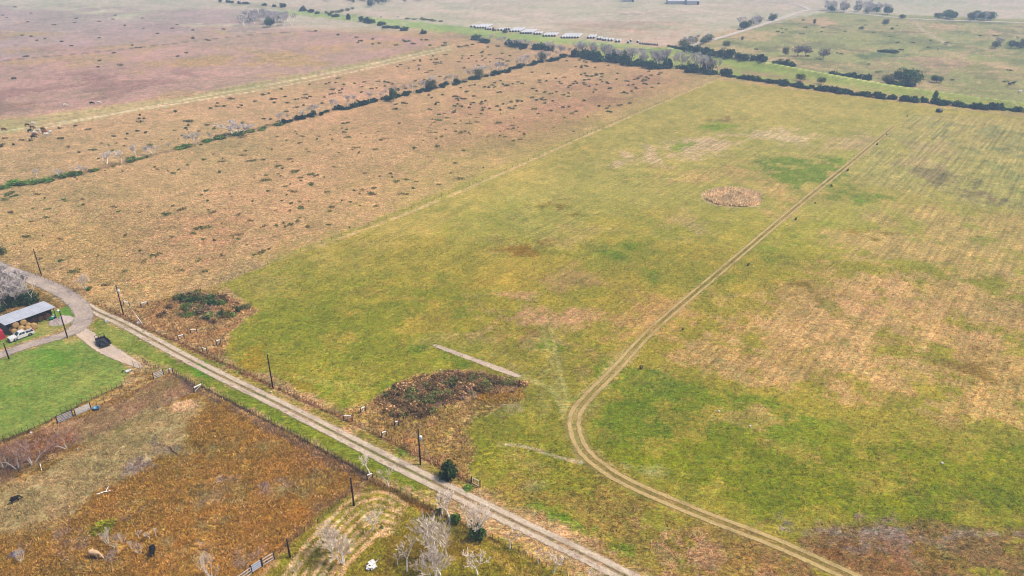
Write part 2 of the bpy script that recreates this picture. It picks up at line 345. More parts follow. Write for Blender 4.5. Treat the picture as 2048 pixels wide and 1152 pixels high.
# ploughed strips top right
F([(1830, 232), (1900, 228), (2600, 280), (2600, 480), (2048, 425), (1850, 395), (1690, 358), (1760, 290)], (170, 156, 92), .85, 4, 3, .1, .5, 1.)
F([(1850, 240), (2600, 300), (2600, 450), (2048, 400), (1980, 320), (1880, 270)], (136, 140, 84), .7, 8, 8, .4, .5, 1.)
F([(1800, 290), (1930, 270), (1900, 345), (1790, 330)], (186, 158, 112), .7, 6, 6, .3, .5, 1.)
F([(1800, 330), (1880, 335), (2048, 400), (2600, 450), (2600, 470), (2048, 425), (1860, 372)], (130, 110, 86), .75, 5, 4, .3, .5, 1.)
F([(1480, 402), (1700, 365), (2048, 428), (2600, 470), (2600, 480), (2048, 440), (1800, 408)], (164, 140, 74), .4, 5, 4, .3)
# lower right brown ground
F([(1400, 1048), (1640, 1050), (2048, 1062), (2600, 1075), (2600, 1200), (1500, 1200)], (140, 110, 72), .95, 2, 2, .1, .7, .3)
F([(1540, 1050), (1800, 1058), (1880, 1100), (1700, 1110), (1580, 1070)], (150, 130, 124), .8, 2, 3, .35, .6, .9, .25)
F([(1560, 1054), (2048, 1066), (2048, 1074), (1560, 1062)], (178, 160, 150), .6, .8, 1, .3)
F(E(1760, 1130, 140, 22), (150, 104, 58), .6, 3, 4, .4); F(E(1960, 1110, 110, 30), (130, 116, 40), .6, 3, 4, .5); F(E(1640, 1105, 60, 30), (128, 84, 34), .5, 3, 4, .4)
F([(1150, 915), (1300, 985), (1450, 1060), (1640, 1160), (1500, 1200), (1290, 1170), (1130, 1060), (960, 985), (960, 965)], (150, 126, 60), .85, 4, 4, .2, .7)
F([(960, 975), (1100, 1030), (1330, 1160), (1290, 1160), (1160, 1080), (940, 975)], (196, 158, 120), .75, 2, 3, .35, .8, None, .3)
F([(1230, 1060), (1340, 1060), (1560, 1160), (1340, 1160)], (184, 142, 108), .8, 3, 4, .42, .8, None, .25)
F([(1300, 985), (1440, 1040), (1600, 1120), (1640, 1160), (1560, 1150), (1420, 1080)], (166, 122, 66), .6, 3, 3, .3)
F(E(1125, 1035, 75, 15, 24), (110, 144, 26), .95, 1.5, 2, .3, .6); F(E(1245, 1092, 34, 9, 24), (116, 140, 30), .8, 1.5, 2, .3); F(E(1340, 1118, 30, 6, 20), (116, 134, 30), .5, 2, 2, .3)
F([(935, 880), (1120, 880), (1200, 960), (1260, 1010), (1140, 1010), (1000, 980), (930, 935)], (128, 132, 20), .7, 3, 4, .3, .6)
F(E(1045, 925, 40, 22, 20), (176, 156, 80), .7, 2, 3, .25); F(E(1060, 970, 30, 14), (150, 146, 100), .5, 2, 3, .4)
F([(985, 890), (1050, 885), (1120, 912), (1050, 900), (1000, 905)], (196, 178, 150), .7, .8, 1, .4)
F(E(1308, 945, 24, 9), (180, 178, 130), .55, 2, 1, .1); F(E(1262, 928, 10, 5), (190, 180, 150), .6, 1, 1, .1)
F(E(1180, 915, 30, 10, 20), (196, 166, 138), .7, 1, 1.5, .3)
# dry weedy corners north of the road
C1 = [(250, 622), (300, 604), (380, 585), (430, 578), (517, 622), (490, 636), (458, 665), (446, 712), (415, 706), (330, 660)]
C2 = [(690, 820), (726, 812), (765, 792), (830, 752), (940, 740), (1048, 768), (1045, 800), (940, 832), (925, 860), (940, 890), (950, 905), (932, 935), (956, 975), (900, 948), (820, 905), (740, 852)]
F(C1, (200, 160, 112), 1, .6, 1, 0, 1.); F(C1, (184, 128, 80), .6, 1, 1, .45, 1., None, .3)
F([(300, 604), (440, 570), (460, 580), (330, 606)], (176, 150, 70), .7, 2, 2, .2)
F([(320, 615), (380, 588), (440, 590), (480, 615), (440, 640), (380, 640)], (110, 84, 56), .7, 2, 2, .3)
F(C2, (176, 146, 78), 1, .6, 1, 0, 1.); F(C2, (200, 160, 112), .7, 1, 1, .45, 1., None, .3)
F([(950, 790), (1040, 770), (1052, 785), (1010, 805), (960, 800)], (176, 126, 30), .9, 1, 1, .3); F([(770, 800), (830, 762), (940, 745), (1040, 768), (960, 782), (880, 800), (830, 835), (780, 828)], (128, 96, 64), .8, 1.5, 1.5, .2)
F([(690, 822), (760, 850), (880, 905), (950, 965), (930, 965), (820, 905), (740, 862)], (196, 134, 90), .85, .8, 1, .25)
F([(1000, 808), (1040, 808), (1048, 822), (1010, 838), (990, 828)], (190, 170, 140), .8, .4, .4, .25); F(E(1050, 830, 70, 40), (128, 130, 26), .4, 4, 4, .4)
# verges either side of the lane
F([(185, 610), (250, 632), (410, 712), (700, 848), (880, 935), (960, 975), (940, 985), (700, 865), (400, 725), (235, 640)], (150, 138, 56), .95, 1, 1, 0, .7)
F([(185, 605), (250, 628), (410, 706), (700, 838), (705, 846), (410, 716), (250, 640)], (160, 110, 76), .8, .6, .8, .25, 1.)
for c in ((435, 725, 25, 6), (475, 742, 10, 3), (590, 800, 24, 4), (815, 905, 20, 8), (600, 798, 12, 4)): F(E(*c, 28), (84, 122, 34), .85, 1, 1, .2, .7)
F([(200, 640), (330, 700), (600, 825), (870, 955), (850, 985), (740, 950), (560, 855), (440, 795), (330, 735), (200, 690), (175, 650)], (122, 134, 34), 1, 1, 1.5, 0, .6)
F([(200, 640), (330, 700), (340, 735), (240, 700), (190, 670)], (146, 152, 74), .7, 2, 2, .2, .4)
F(E(385, 760, 20, 12, 28), (176, 142, 90), .8, 1.5, 2, .2); F(E(405, 747, 20, 8, 28), (96, 146, 18), .9, 1.5, 2, .1)
F([(560, 815), (900, 975), (880, 1000), (760, 950), (560, 850)], (124, 128, 14), .55, 1.5, 2, .3)
# left lawn and yard
F([(-400, 720), (0, 718), (60, 698), (140, 672), (175, 680), (225, 710), (262, 738), (245, 770), (175, 805), (60, 862), (0, 886), (-400, 1080)], (132, 148, 66), 1, .6, .8, 0, .4, .4)
F([(150, 740), (250, 735), (240, 770), (170, 800), (120, 790)], (160, 156, 74), .7, 4, 4, .35, .35)
F([(0, 770), (90, 760), (170, 800), (60, 858), (0, 880)], (126, 148, 60), .5, 5, 5, .4, .35, .4)
F(E(40, 800, 60, 30), (90, 140, 30), .5, 5, 4, .4); F(E(120, 715, 50, 20), (88, 142, 26), .6, 4, 4, .4); F(E(145, 678, 18, 6), (190, 164, 100), .9, .8, .8, .2)
F([(-300, 700), (0, 655), (115, 620), (150, 605), (158, 630), (150, 645), (60, 680), (0, 700), (-300, 800)], (128, 146, 66), 1, 1, 1, 0, .4)
F([(50, 680), (90, 650), (130, 655), (110, 668), (60, 685)], (176, 156, 92), .7, 2, 2, .3)
F([(-300, 560), (0, 548), (60, 572), (120, 600), (150, 610), (110, 622), (84, 604), (0, 640), (-300, 720)], (150, 116, 68), 1, 1, 1.5, 0, .9)
F([(-300, 560), (0, 560), (70, 590), (80, 605), (0, 640), (-300, 700)], (104, 82, 64), .8, 3, 2, .3, 1.)
F([(110, 622), (150, 607), (158, 630), (148, 636), (115, 640)], (104, 146, 48), .9, .8, .8, .1, .3)
# paddock, olive slope, marsh
F([(-600, 890), (0, 890), (115, 845), (250, 786), (340, 745), (400, 778), (470, 812), (600, 880), (745, 955), (690, 1000), (630, 1050), (545, 1120), (480, 1200), (-600, 1400)], (170, 130, 58), 1, .8, 1, 0, 1.)
F([(-600, 940), (0, 895), (115, 848), (250, 790), (340, 748), (400, 782), (330, 815), (210, 870), (110, 915), (0, 965), (-600, 1200)], (182, 148, 112), 1, 1, 1.5, 0, .5)
F([(100, 860), (250, 800), (330, 770), (340, 790), (220, 850), (120, 900), (60, 920)], (176, 134, 110), .6, 2, 3, .4, .5)
F([(240, 800), (340, 765), (390, 785), (320, 815), (260, 830)], (166, 142, 88), .7, 3, 3, .35, .4)
F([(0, 890), (60, 872), (200, 868), (100, 920), (0, 970)], (154, 104, 68), .85, 2, 2, .25, .8); F([(0, 900), (60, 890), (30, 960), (0, 960)], (120, 84, 74), .6, 2, 2, .2, 1.)
F([(-600, 1190), (0, 985), (110, 920), (250, 845), (330, 812), (415, 788), (420, 815), (385, 850), (390, 900), (270, 945), (215, 970), (120, 1030), (40, 1070), (-600, 1300)], (186, 162, 116), 1, 2.5, 2.5, 0, .45)
F([(60, 960), (200, 890), (300, 840), (340, 850), (200, 950), (60, 1020)], (140, 138, 60), .5, 3, 3, .5, .5)
F(E(90, 1000, 70, 14, -25), (186, 162, 116), .6, 3, 3, .3); F(E(370, 812, 30, 12, -10), (240, 200, 160), 1, .8, .8, .1, .5)
for c, q in (((333, 874, 24, 9), 1), ((300, 930, 40, 18), 1), ((345, 905, 46, 18), .6), ((553, 968, 34, 11), 1), ((440, 962, 20, 9), .9), ((395, 905, 14, 5), .8), ((160, 1070, 30, 14), .8), ((280, 1015, 20, 6), .8), ((400, 1072, 14, 12), .8),
             ((240, 1035, 30, 8), .6), ((420, 1000, 24, 9), .6), ((500, 1105, 34, 12), .8), ((250, 1108, 26, 12), .9), ((325, 930, 20, 8), .6), ((720, 1000, 30, 12), .6), ((590, 915, 12, 5), .5), ((210, 1010, 10, 4), .8), ((30, 1105, 26, 12), .8), ((120, 1110, 20, 10), .6)):
    F(E(*c, -12), (160, 140, 134), .95*q, 1.2, 2.6, .34, .5, None, .35)
F(E(300, 1097, 14, 11), (58, 40, 42), .9, .8, .8, .1, .5)
for c in ((425, 1040, 34, 9), (270, 1050, 18, 9), (528, 917, 14, 6), (360, 1020, 50, 9), (325, 1085, 26, 7), (430, 905, 14, 20)): F(E(*c, -8), (160, 156, 112), .85, 1.5, 2.5, .3, .4, None, .35)
F(E(208, 1052, 24, 11, -25), (154, 150, 26), .95, 1, 1, .15, .7); F(E(500, 1030, 24, 12), (196, 138, 92), .5, 2, 2, .3)
F([(410, 1010), (700, 960), (600, 1080), (430, 1100)], (170, 118, 30), .5, 5, 5, .5, 1.); F(E(650, 940, 80, 26, 25), (152, 104, 64), .5, 4, 4, .3, 1.)
F([(-200, 1110), (0, 1120), (60, 1160), (-200, 1300)], (140, 140, 40), .8, 2, 2, .2)
for c in ((300, 1000, 60, 16), (480, 1000, 50, 14), (200, 1120, 60, 16), (380, 1110, 40, 14), (350, 960, 60, 12), (500, 900, 60, 16), (620, 980, 50, 16)): F(E(*c, -14), (160, 138, 84), .95, 3, 5, .3, .7, None, .2)
L1 = [(400, 782), (470, 812), (600, 880), (745, 956)]
F([(345, 748), (400, 778), (470, 812), (600, 880), (745, 952), (735, 966), (590, 890), (460, 824), (395, 788)], (112, 92, 90), .85, .6, .8, .15, .5)
F([(690, 965), (745, 950), (730, 985), (640, 1050), (560, 1110), (600, 1060)], (158, 122, 92), .7, 1.5, 1.5, .25, .6)
# orchard corner with cut rows
F([(560, 1110), (640, 1040), (740, 960), (800, 985), (880, 1020), (1300, 1220), (480, 1220)], (156, 146, 44), 1, .8, 1, 0, .6)
F([(640, 1050), (740, 965), (860, 1000), (800, 1060), (700, 1080), (600, 1140)], (160, 150, 52), .9, 2, 2, .1, .5)
F([(760, 1040), (960, 1060), (1100, 1110), (1220, 1160), (820, 1220), (700, 1110)], (160, 132, 44), .7, 3, 3, .45, .7)
F([(780, 975), (900, 1030), (1290, 1225), (1240, 1225), (860, 1030), (760, 985)], (130, 134, 30), .8, 1, 1, .2); F(E(700, 1130, 70, 16, -12), (120, 136, 24), .8, 2, 2, .3); F(E(780, 1110, 40, 20, -30), (130, 120, 50), .5, 2, 2, .3)
F([(740, 958), (900, 1035), (895, 1042), (735, 968)], (150, 100, 50), .8, .5, .6, .2)
LINES = []   # (points px, width m, colour, strength, broken)
for k in range(7):
    o = k*15
    LINES.append(([(560+o*1.2, 1165+o*.2), (600+o*1.0, 1108+o*.3), (650+o*.9, 1048+o*.5), (715+o*.55, 992+o*.75), (775-o*.15, 985+o*.95), (812-o*.3, 1012+o*.6)], .55, (228, 196, 150), 1., .3))
for k in range(9):
    o = k*24
    LINES.append(([(820+o*1.6, 1040+o*.1), (1000+o*1.3, 1130+o*.5), (1080+o, 1200)], .35, (190, 164, 90), .8, .44))
for k in range(7):   # mown rounds by the brush
    LINES.append(([(560+k*14, 745+k*2), (640+k*6, 770-k*1), (700+k*3, 790-k*5), (760-k*2, 770-k*7)], .35, (180, 168, 76), .7, .42))
for k in range(8): LINES.append(([(960+k*20, 715-k*3), (1040+k*14, 742-k*5), (1085+k*7, 760-k*8)], .4, (182, 166, 84), .55, .5))
LINES += [([(404, 774), (470, 809), (600, 877), (735, 951)], .55, (70, 52, 44), .95, .1), ([(348, 748), (372, 760), (396, 776)], .5, (90, 74, 70), .8, .2), ([(245, 637), (410, 709), (560, 780), (700, 846), (800, 893), (880, 935), (945, 968)], .5, (112, 74, 50), .8, .3), ([(742, 957), (800, 986), (880, 1028), (1000, 1087)], .4, (110, 76, 44), .7, .3),
          ([(1260, 705), (1215, 752), (1172, 795), (1150, 830), (1150, 870), (1172, 905), (1210, 935)], 2.6, (192, 170, 106), .9, .2), ([(1172, 905), (1260, 968), (1400, 1028), (1560, 1090), (1740, 1172)], 1.9, (182, 150, 100), .7, .3), ([(1160, 815), (1140, 850), (1160, 900)], 1.6, (196, 176, 116), .8, .2),
          ([(60, 262), (350, 203), (640, 150), (905, 92)], 1.6, (232, 212, 176), .9, .1), ([(0, 264), (350, 208), (640, 158), (905, 97)], 1.6, (232, 212, 176), .9, .1), ([(0, 252), (350, 196), (640, 144), (905, 88)], 1.2, (120, 100, 80), .6, .35),
          ([(1430, 160), (1180, 268), (900, 392), (640, 492)], 1.2, (226, 190, 146), .7, .32), ([(640, 492), (440, 567)], .6, (200, 172, 110), .5, .3),
          ([(1040, 755), (1100, 775), (1130, 830), (1150, 880)], 1.0, (182, 172, 100), .9, .2), ([(1085, 650), (1105, 740), (1125, 800), (1150, 850)], .8, (182, 172, 100), .7, .3), ([(1060, 760), (1100, 780), (1128, 830)], .6, (182, 172, 100), .8, .3), ([(1098, 640), (1116, 720), (1138, 800)], .6, (182, 172, 100), .8, .3),
          ([(1110, 690), (1122, 760), (1140, 810)], .6, (182, 172, 100), .9, .3),
          ([(1000, 890), (1050, 893), (1110, 912), (1165, 925)], .7, (196, 176, 150), .7, .3), ([(0, 964), (70, 935), (120, 905)], 1., (180, 146, 108), .6, .3),
          ([(1340, 103), (1480, 122), (1620, 148), (1760, 174), (2048, 214)], 2.2, (212, 220, 136), .9, .0), ([(1350, 118), (1480, 137), (1620, 160), (1760, 184), (2048, 221)], 3.0, (150, 166, 70), .8, .2), ([(680, 40), (940, 68), (1150, 88), (1320, 104)], 5.0, (150, 172, 84), .8, .2), ([(600, 26), (940, 60), (1150, 80), (1320, 98)], 3.0, (176, 186, 120), .7, .2), ([(1830, 42), (1845, 60), (1880, 80), (1900, 92)], 2.5, (200, 180, 160), .7, .2),
          ([(1950, 92), (1905, 130), (1870, 165)], 2, (190, 150, 130), .6, .3), ([(0, 122), (250, 98), (500, 70), (640, 62)], 2.2, (110, 92, 88), .8, .25), ([(0, 372), (160, 346), (330, 304), (560, 246), (800, 190), (1150, 108)], 3.0, (140, 112, 80), .8, .2), ([(0, 46), (60, 35), (150, 28)], 2, (206, 180, 150), .5, .3),
          ([(180, 10), (205, 18), (200, 26)], 3, (220, 200, 180), .7, .1), ([(1030, 45), (1200, 32), (1450, 18)], 2, (150, 140, 120), .5, .2), ([(0, 886), (60, 861), (176, 803), (244, 773)], .7, (96, 66, 44), .9, .15),
          ([(115, 842), (180, 808), (250, 778), (300, 757)], 1.6, (178, 140, 70), .7, .25), ([(262, 752), (294, 748), (310, 758)], 1.2, (150, 106, 50), .7, .2), ([(265, 772), (300, 755), (318, 742)], .8, (160, 116, 60), .7, .2)]
def px_rows():
    rows = []
    py = 1210.
    while py > -120: rows.append(P(1024, py).y); py -= 2.4 if py > 60 else 1.6
    return [-300, -100, 0, 40, 62]+rows+[3500, 5000, 8000, 14000]
ys = np.array(px_rows(), np.float32)
us = np.concatenate([[-9, -5, -3, -2, -1.4, -1.1], np.arange(-.95, .9501, 2.5/1500), [1.1, 1.4, 2, 3, 5, 9]]).astype(np.float32)
ys = np.unique(np.minimum(ys, 3300)); YY = np.repeat(ys[:, None], len(us), 1); XX = us[None, :]*(np.maximum(YY, 20)*C_+HC*S_)
X = np.clip(XX, -3300, 3300).ravel().astype(np.float32); Y = YY.ravel().astype(np.float32); NV = len(X)
col = np.tile(np.array(alb(TAN), np.float32), (NV, 1)); tuft = np.full(NV, .8, np.float32); streak = np.full(NV, .1, np.float32)
wob = fbm(X, Y, .18, 5, 3)-.5; wob2 = fbm(X, Y, .9, 3, 5)-.5
for i, (poly, c, al, soft, wb, patch, tf, st, ns) in enumerate(A_):
    pw = polyW(poly); mg = soft+wb*2+2
    s = (X > pw[:, 0].min()-mg) & (X < pw[:, 0].max()+mg) & (Y > pw[:, 1].min()-mg) & (Y < pw[:, 1].max()+mg)
    idx = np.nonzero(s)[0]
    if not len(idx): continue
    d = sdist(pw, X[idx], Y[idx])+wob[idx]*wb*4+wob2[idx]*wb*1.2
    m = sstep(-soft, soft, d)
    if patch: 
        q = (fbm(X[idx], Y[idx], ns, 5, 31+i, .66)-.5)*1.9+.5; m = m*sstep(patch+.14-.12, patch+.14+.10, q)
    m = (m*al).astype(np.float32)
    col[idx] += (np.array(alb(c), np.float32)-col[idx])*m[:, None]
    if tf is not None: tuft[idx] += (tf-tuft[idx])*m
    if st is not None: streak[idx] += (st-streak[idx])*m
for i, (pts, wd, c, al, br) in enumerate(LINES):
    pw = smooth_line([P(*p)[:2] for p in pts], 3 if P(*pts[0]).y < 300 else 20); mg = wd+2
    s = (X > pw[:, 0].min()-mg) & (X < pw[:, 0].max()+mg) & (Y > pw[:, 1].min()-mg) & (Y < pw[:, 1].max()+mg)
    idx = np.nonzero(s)[0]; d = ldist(pw, X[idx], Y[idx])+wob2[idx]*wd*1.2
    q = fbm(X[idx], Y[idx], .5, 3, 71+i); m = sstep(wd, wd*.35, d)*sstep(br-.1, br+.12, q)*al
    col[idx] += (np.array(alb(c), np.float32)-col[idx])*m[:, None].astype(np.float32)
# broad natural variation of the sward
v1 = fbm(X, Y, .03, 5, 101)-.5; v2 = fbm(X, Y, .25, 5, 131)-.5; v3 = fbm(X, Y, .012, 3, 141)-.5
col *= (1+v1*.45+v2*.55)[:, None]
hue = (v1*.25+v2*.35+v3*.3); col[:, 0] *= 1+hue*.55; col[:, 1] *= 1-hue*.15; col[:, 2] *= 1+hue*.5
Z = gheight(X, Y)
FIELD_MASK = tuft.copy()
rough = fbm(X, Y, 1.1, 4, 201)-.5
near = sstep(420, 150, Y)
LANES = []
def lane_clear(pts): LANES.append(smooth_line([P(*p)[:2] for p in pts], 4))
lane_clear([(-60, 505), (0, 535), (100, 572), (150, 598), (178, 625), (165, 655), (140, 668), (60, 690), (0, 712), (-80, 735)])
lane_clear([(178, 616), (250, 651), (400, 731), (700, 881), (1000, 1030), (1330, 1192)])
lane_clear([(1310, 630), (1180, 790), (1145, 850), (1165, 900), (1230, 955), (1400, 1030), (1720, 1165)])
lane_clear([(165, 660), (205, 695), (285, 730)])
clear = np.ones(NV, np.float32)
for l in LANES:
    s = np.nonzero(Y < 420)[0]; clear[s] *= sstep(2.0, 4.5, ldist(l, X[s], Y[s]))
Z = Z+near*clear*rough*tuft*.55
me = bpy.data.meshes.new('ground'); R, Q = len(ys), len(us)
me.vertices.add(NV); me.vertices.foreach_set('co', np.stack([X, Y, Z], 1).astype(np.float32).ravel())
i0 = (np.arange(R-1)[:, None]*Q+np.arange(Q-1)[None, :]).ravel()
fv = np.stack([i0, i0+1, i0+Q+1, i0+Q], 1).astype(np.int32)
me.loops.add(fv.size); me.loops.foreach_set('vertex_index', fv.ravel()); me.polygons.add(len(fv))
me.polygons.foreach_set('loop_start', np.arange(0, fv.size, 4, dtype=np.int32)); me.polygons.foreach_set('use_smooth', np.ones(len(fv), bool))
a = me.attributes.new('col', 'FLOAT_COLOR', 'POINT'); cc = np.ones((NV, 4), np.float32); cc[:, :3] = np.clip(col, .004, .9); a.data.foreach_set('color', cc.ravel())
a = me.attributes.new('tex', 'FLOAT_COLOR', 'POINT'); cc = np.zeros((NV, 4), np.float32); cc[:, 0] = tuft; cc[:, 1] = streak; a.data.foreach_set('color', cc.ravel())
me.update(calc_edges=True)
def gcol(x, y):
    r_ = np.clip(np.searchsorted(ys, y), 0, len(ys)-1); c_ = np.clip(np.searchsorted(us, x/(np.maximum(y, 20)*C_+HC*S_)), 0, len(us)-1); k_ = r_*len(us)+c_
    return np.clip(col[k_], .004, .9), tuft[k_]
ROWDIR = math.atan2(*(np.array(P(1785, 255)[:2])-np.array(P(1310, 630)[:2]))[::-1])   # direction of the field rows
def ground_material():
    m, t, b = newmat('fields'); L = t.links
    a = N(t, 'ShaderNodeAttribute', attribute_name='col'); x = N(t, 'ShaderNodeAttribute', attribute_name='tex')
    sep = N(t, 'ShaderNodeSeparateColor'); L.new(x.outputs['Color'], sep.inputs[0]); TU, ST = sep.outputs[0], sep.outputs[1]
    g = N(t, 'ShaderNodeTexCoord').outputs['Object']
    n1 = noise_(t, g, 1.15, 8, .82, .6); n2 = noise_(t, g, .28, 6, .7, .3); n3 = noise_(t, g, 2.6, 5, .8, 1.5)
    mp = N(t, 'ShaderNodeMapping'); mp.inputs['Rotation'].default_value = (0, 0, -ROWDIR); L.new(g, mp.inputs[0])
    mp2 = N(t, 'ShaderNodeMapping'); mp2.inputs['Scale'].default_value = (.035, .75, 1); L.new(mp.outputs[0], mp2.inputs[0])
    ns = noise_(t, mp2.outputs[0], 1., 4, .65, .25)
    mp3 = N(t, 'ShaderNodeMapping'); mp3.inputs['Scale'].default_value = (.35, 1.2, 1); mp3.inputs['Rotation'].default_value = (0, 0, .35); L.new(g, mp3.inputs[0])
    nf = noise_(t, mp3.outputs[0], 1.3, 6, .75, 1.6)      # wind-laid grass
    ms = noise_(t, g, .33, 9, .78, .5)
    k1 = math_(t, 'MULTIPLY_ADD', math_(t, 'POWER', TU, 1.5), 1.5, .42)
    f1 = math_(t, 'MULTIPLY_ADD', math_(t, 'SUBTRACT', n1, .49), math_(t, 'MULTIPLY', k1, 3.2), 1.)
    f2 = math_(t, 'MULTIPLY_ADD', math_(t, 'SUBTRACT', n2, .5), math_(t, 'MULTIPLY', k1, .8), 1.)
    f3 = math_(t, 'MULTIPLY_ADD', math_(t, 'SUBTRACT', nf, .5), math_(t, 'MULTIPLY', k1, 2.8), 1.)
    f4 = math_(t, 'MULTIPLY_ADD', math_(t, 'SUBTRACT', ns, .5), math_(t, 'ADD', math_(t, 'MULTIPLY', math_(t, 'MULTIPLY', ST, maprange(t, ms, .42, .58, .3, 1.)), 2.0), math_(t, 'MULTIPLY', math_(t, 'POWER', ST, 5.), 1.0)), 1.)
    f5 = math_(t, 'MULTIPLY_ADD', math_(t, 'SUBTRACT', n3, .5), math_(t, 'MULTIPLY', k1, 3.2), 1.)
    f = math_(t, 'MULTIPLY', math_(t, 'MULTIPLY', math_(t, 'MULTIPLY', f1, f2), math_(t, 'MULTIPLY', f3, f4)), f5)
    f = math_(t, 'MINIMUM', math_(t, 'MAXIMUM', f, .14), 2.4)
    mg = noise_(t, g, .5, 9, .78, .5)
    dry = mixc(t, 'MIX', maprange(t, ms, .5, .66, 0, .27), a.outputs['Color'], alb((196, 164, 86)))
    dry = mixc(t, 'MIX', maprange(t, mg, .54, .66, 0, .45), dry, mixc(t, 'MULTIPLY', 1., a.outputs['Color'], (.5, .62, .45)))
    sh = N(t, 'ShaderNodeVectorMath', operation='SCALE'); L.new(dry, sh.inputs[0]); L.new(f, sh.inputs['Scale'])
    hn = noise_(t, g, .8, 6, .7); 
    w1 = mixc(t, 'MULTIPLY', maprange(t, hn, .42, .62, 0, 1), sh.outputs[0], (1.08, 1.0, .88))
    w2 = mixc(t, 'MULTIPLY', maprange(t, hn, .52, .38, 0, 1), w1, (.82, 1.02, .88))
    L.new(w2, b.inputs['Base Color']); b.inputs['Roughness'].default_value = 1; b.inputs['Specular IOR Level'].default_value = .05
    bp = N(t, 'ShaderNodeBump'); bp.inputs['Distance'].default_value = .5; L.new(math_(t, 'MULTIPLY_ADD', TU, .6, .15), bp.inputs['Strength'])
    L.new(math_(t, 'ADD', n1, nf), bp.inputs['Height']); L.new(bp.outputs[0], b.inputs['Normal'])
    return m
me.materials.append(ground_material())
tag(put('ground', me), kind='structure')
# ------------------------------------------------------------------ roads and tracks (ribbons)
def track_material(name, dirt, mid, gauge, rutw, midstr=.85, edge=.5, stain=(120, 100, 92), stainamt=.35, clearmid=False):
    m, t, b = newmat(name); L = t.links
    uv = N(t, 'ShaderNodeUVMap'); sp = N(t, 'ShaderNodeSeparateXYZ'); L.new(uv.outputs[0], sp.inputs[0]); U, V = sp.outputs[0], sp.outputs[1]
    at = N(t, 'ShaderNodeAttribute', attribute_name='hw')
    g = N(t, 'ShaderNodeTexCoord').outputs['Object']
    n1 = noise_(t, g, .7, 7, .7); n2 = noise_(t, g, 3., 5, .7); n3 = noise_(t, g, .16, 4, .6)
    mp = N(t, 'ShaderNodeMapping'); mp.inputs['Scale'].default_value = (1.6, .12, 1); L.new(uv.outputs[0], mp.inputs[0]); ns = noise_(t, mp.outputs[0], 1., 4, .6, .2)
    uu = math_(t, 'ADD', math_(t, 'ABSOLUTE', U), math_(t, 'MULTIPLY', math_(t, 'SUBTRACT', n1, .5), .8))
    dr = math_(t, 'ABSOLUTE', math_(t, 'SUBTRACT', uu, gauge/2))
    rut = maprange(t, dr, rutw*.9, rutw*.35, 0, 1, True)
    cf = maprange(t, n2, .3, .7, .72, 1.25); cf = math_(t, 'MULTIPLY', cf, maprange(t, ns, .3, .7, .8, 1.18))
    dc = mixc(t, 'MIX', maprange(t, math_(t, 'ADD', math_(t, 'MULTIPLY', n1, .6), math_(t, 'MULTIPLY', ns, .4)), .5, .6, 0, stainamt), alb(dirt), alb(stain))
    mc = mixc(t, 'MIX', maprange(t, n3, .42, .58, 0, 1), alb(mid), alb(tuple(int(x*.8+dirt[i]*.2) for i, x in enumerate(mid))))
    isrut = math_(t, 'MAXIMUM', rut, maprange(t, n1, .56, .68, 0, 1-midstr)) if midstr < 1 else rut
    if gauge < .01: isrut = None
    c = mixc(t, 'MIX', maprange(t, n3, .44, .56, 0, .75), dc, alb((206, 186, 168))) if isrut is None else mixc(t, 'MIX', isrut, mc, dc)
    sh = N(t, 'ShaderNodeVectorMath', operation='SCALE'); L.new(c, sh.inputs[0]); L.new(cf, sh.inputs['Scale'])
    L.new(sh.outputs[0], b.inputs['Base Color']); b.inputs['Roughness'].default_value = .95; b.inputs['Specular IOR Level'].default_value = .1
    ed = math_(t, 'SUBTRACT', at.outputs['Fac'], math_(t, 'ABSOLUTE', U))
    ed = math_(t, 'ADD', ed, math_(t, 'MULTIPLY', math_(t, 'SUBTRACT', n1, .5), edge*3)); ed = math_(t, 'ADD', ed, math_(t, 'MULTIPLY', math_(t, 'SUBTRACT', n2, .5), edge*1.5))
    al_ = maprange(t, ed, edge*.3, edge*1.1, 0, 1, True)
    if clearmid: al_ = math_(t, 'MULTIPLY', al_, math_(t, 'MAXIMUM', math_(t, 'MULTIPLY', isrut, maprange(t, n3, .36, .5, .72, 1.)), maprange(t, ns, .35, .6, clearmid*.4, clearmid*1.3)))
    L.new(al_, b.inputs['Alpha'])
    bp = N(t, 'ShaderNodeBump'); bp.inputs['Strength'].default_value = .4; bp.inputs['Distance'].default_value = .1; L.new(n2, bp.inputs['Height']); L.new(bp.outputs[0], b.inputs['Normal'])
    return m
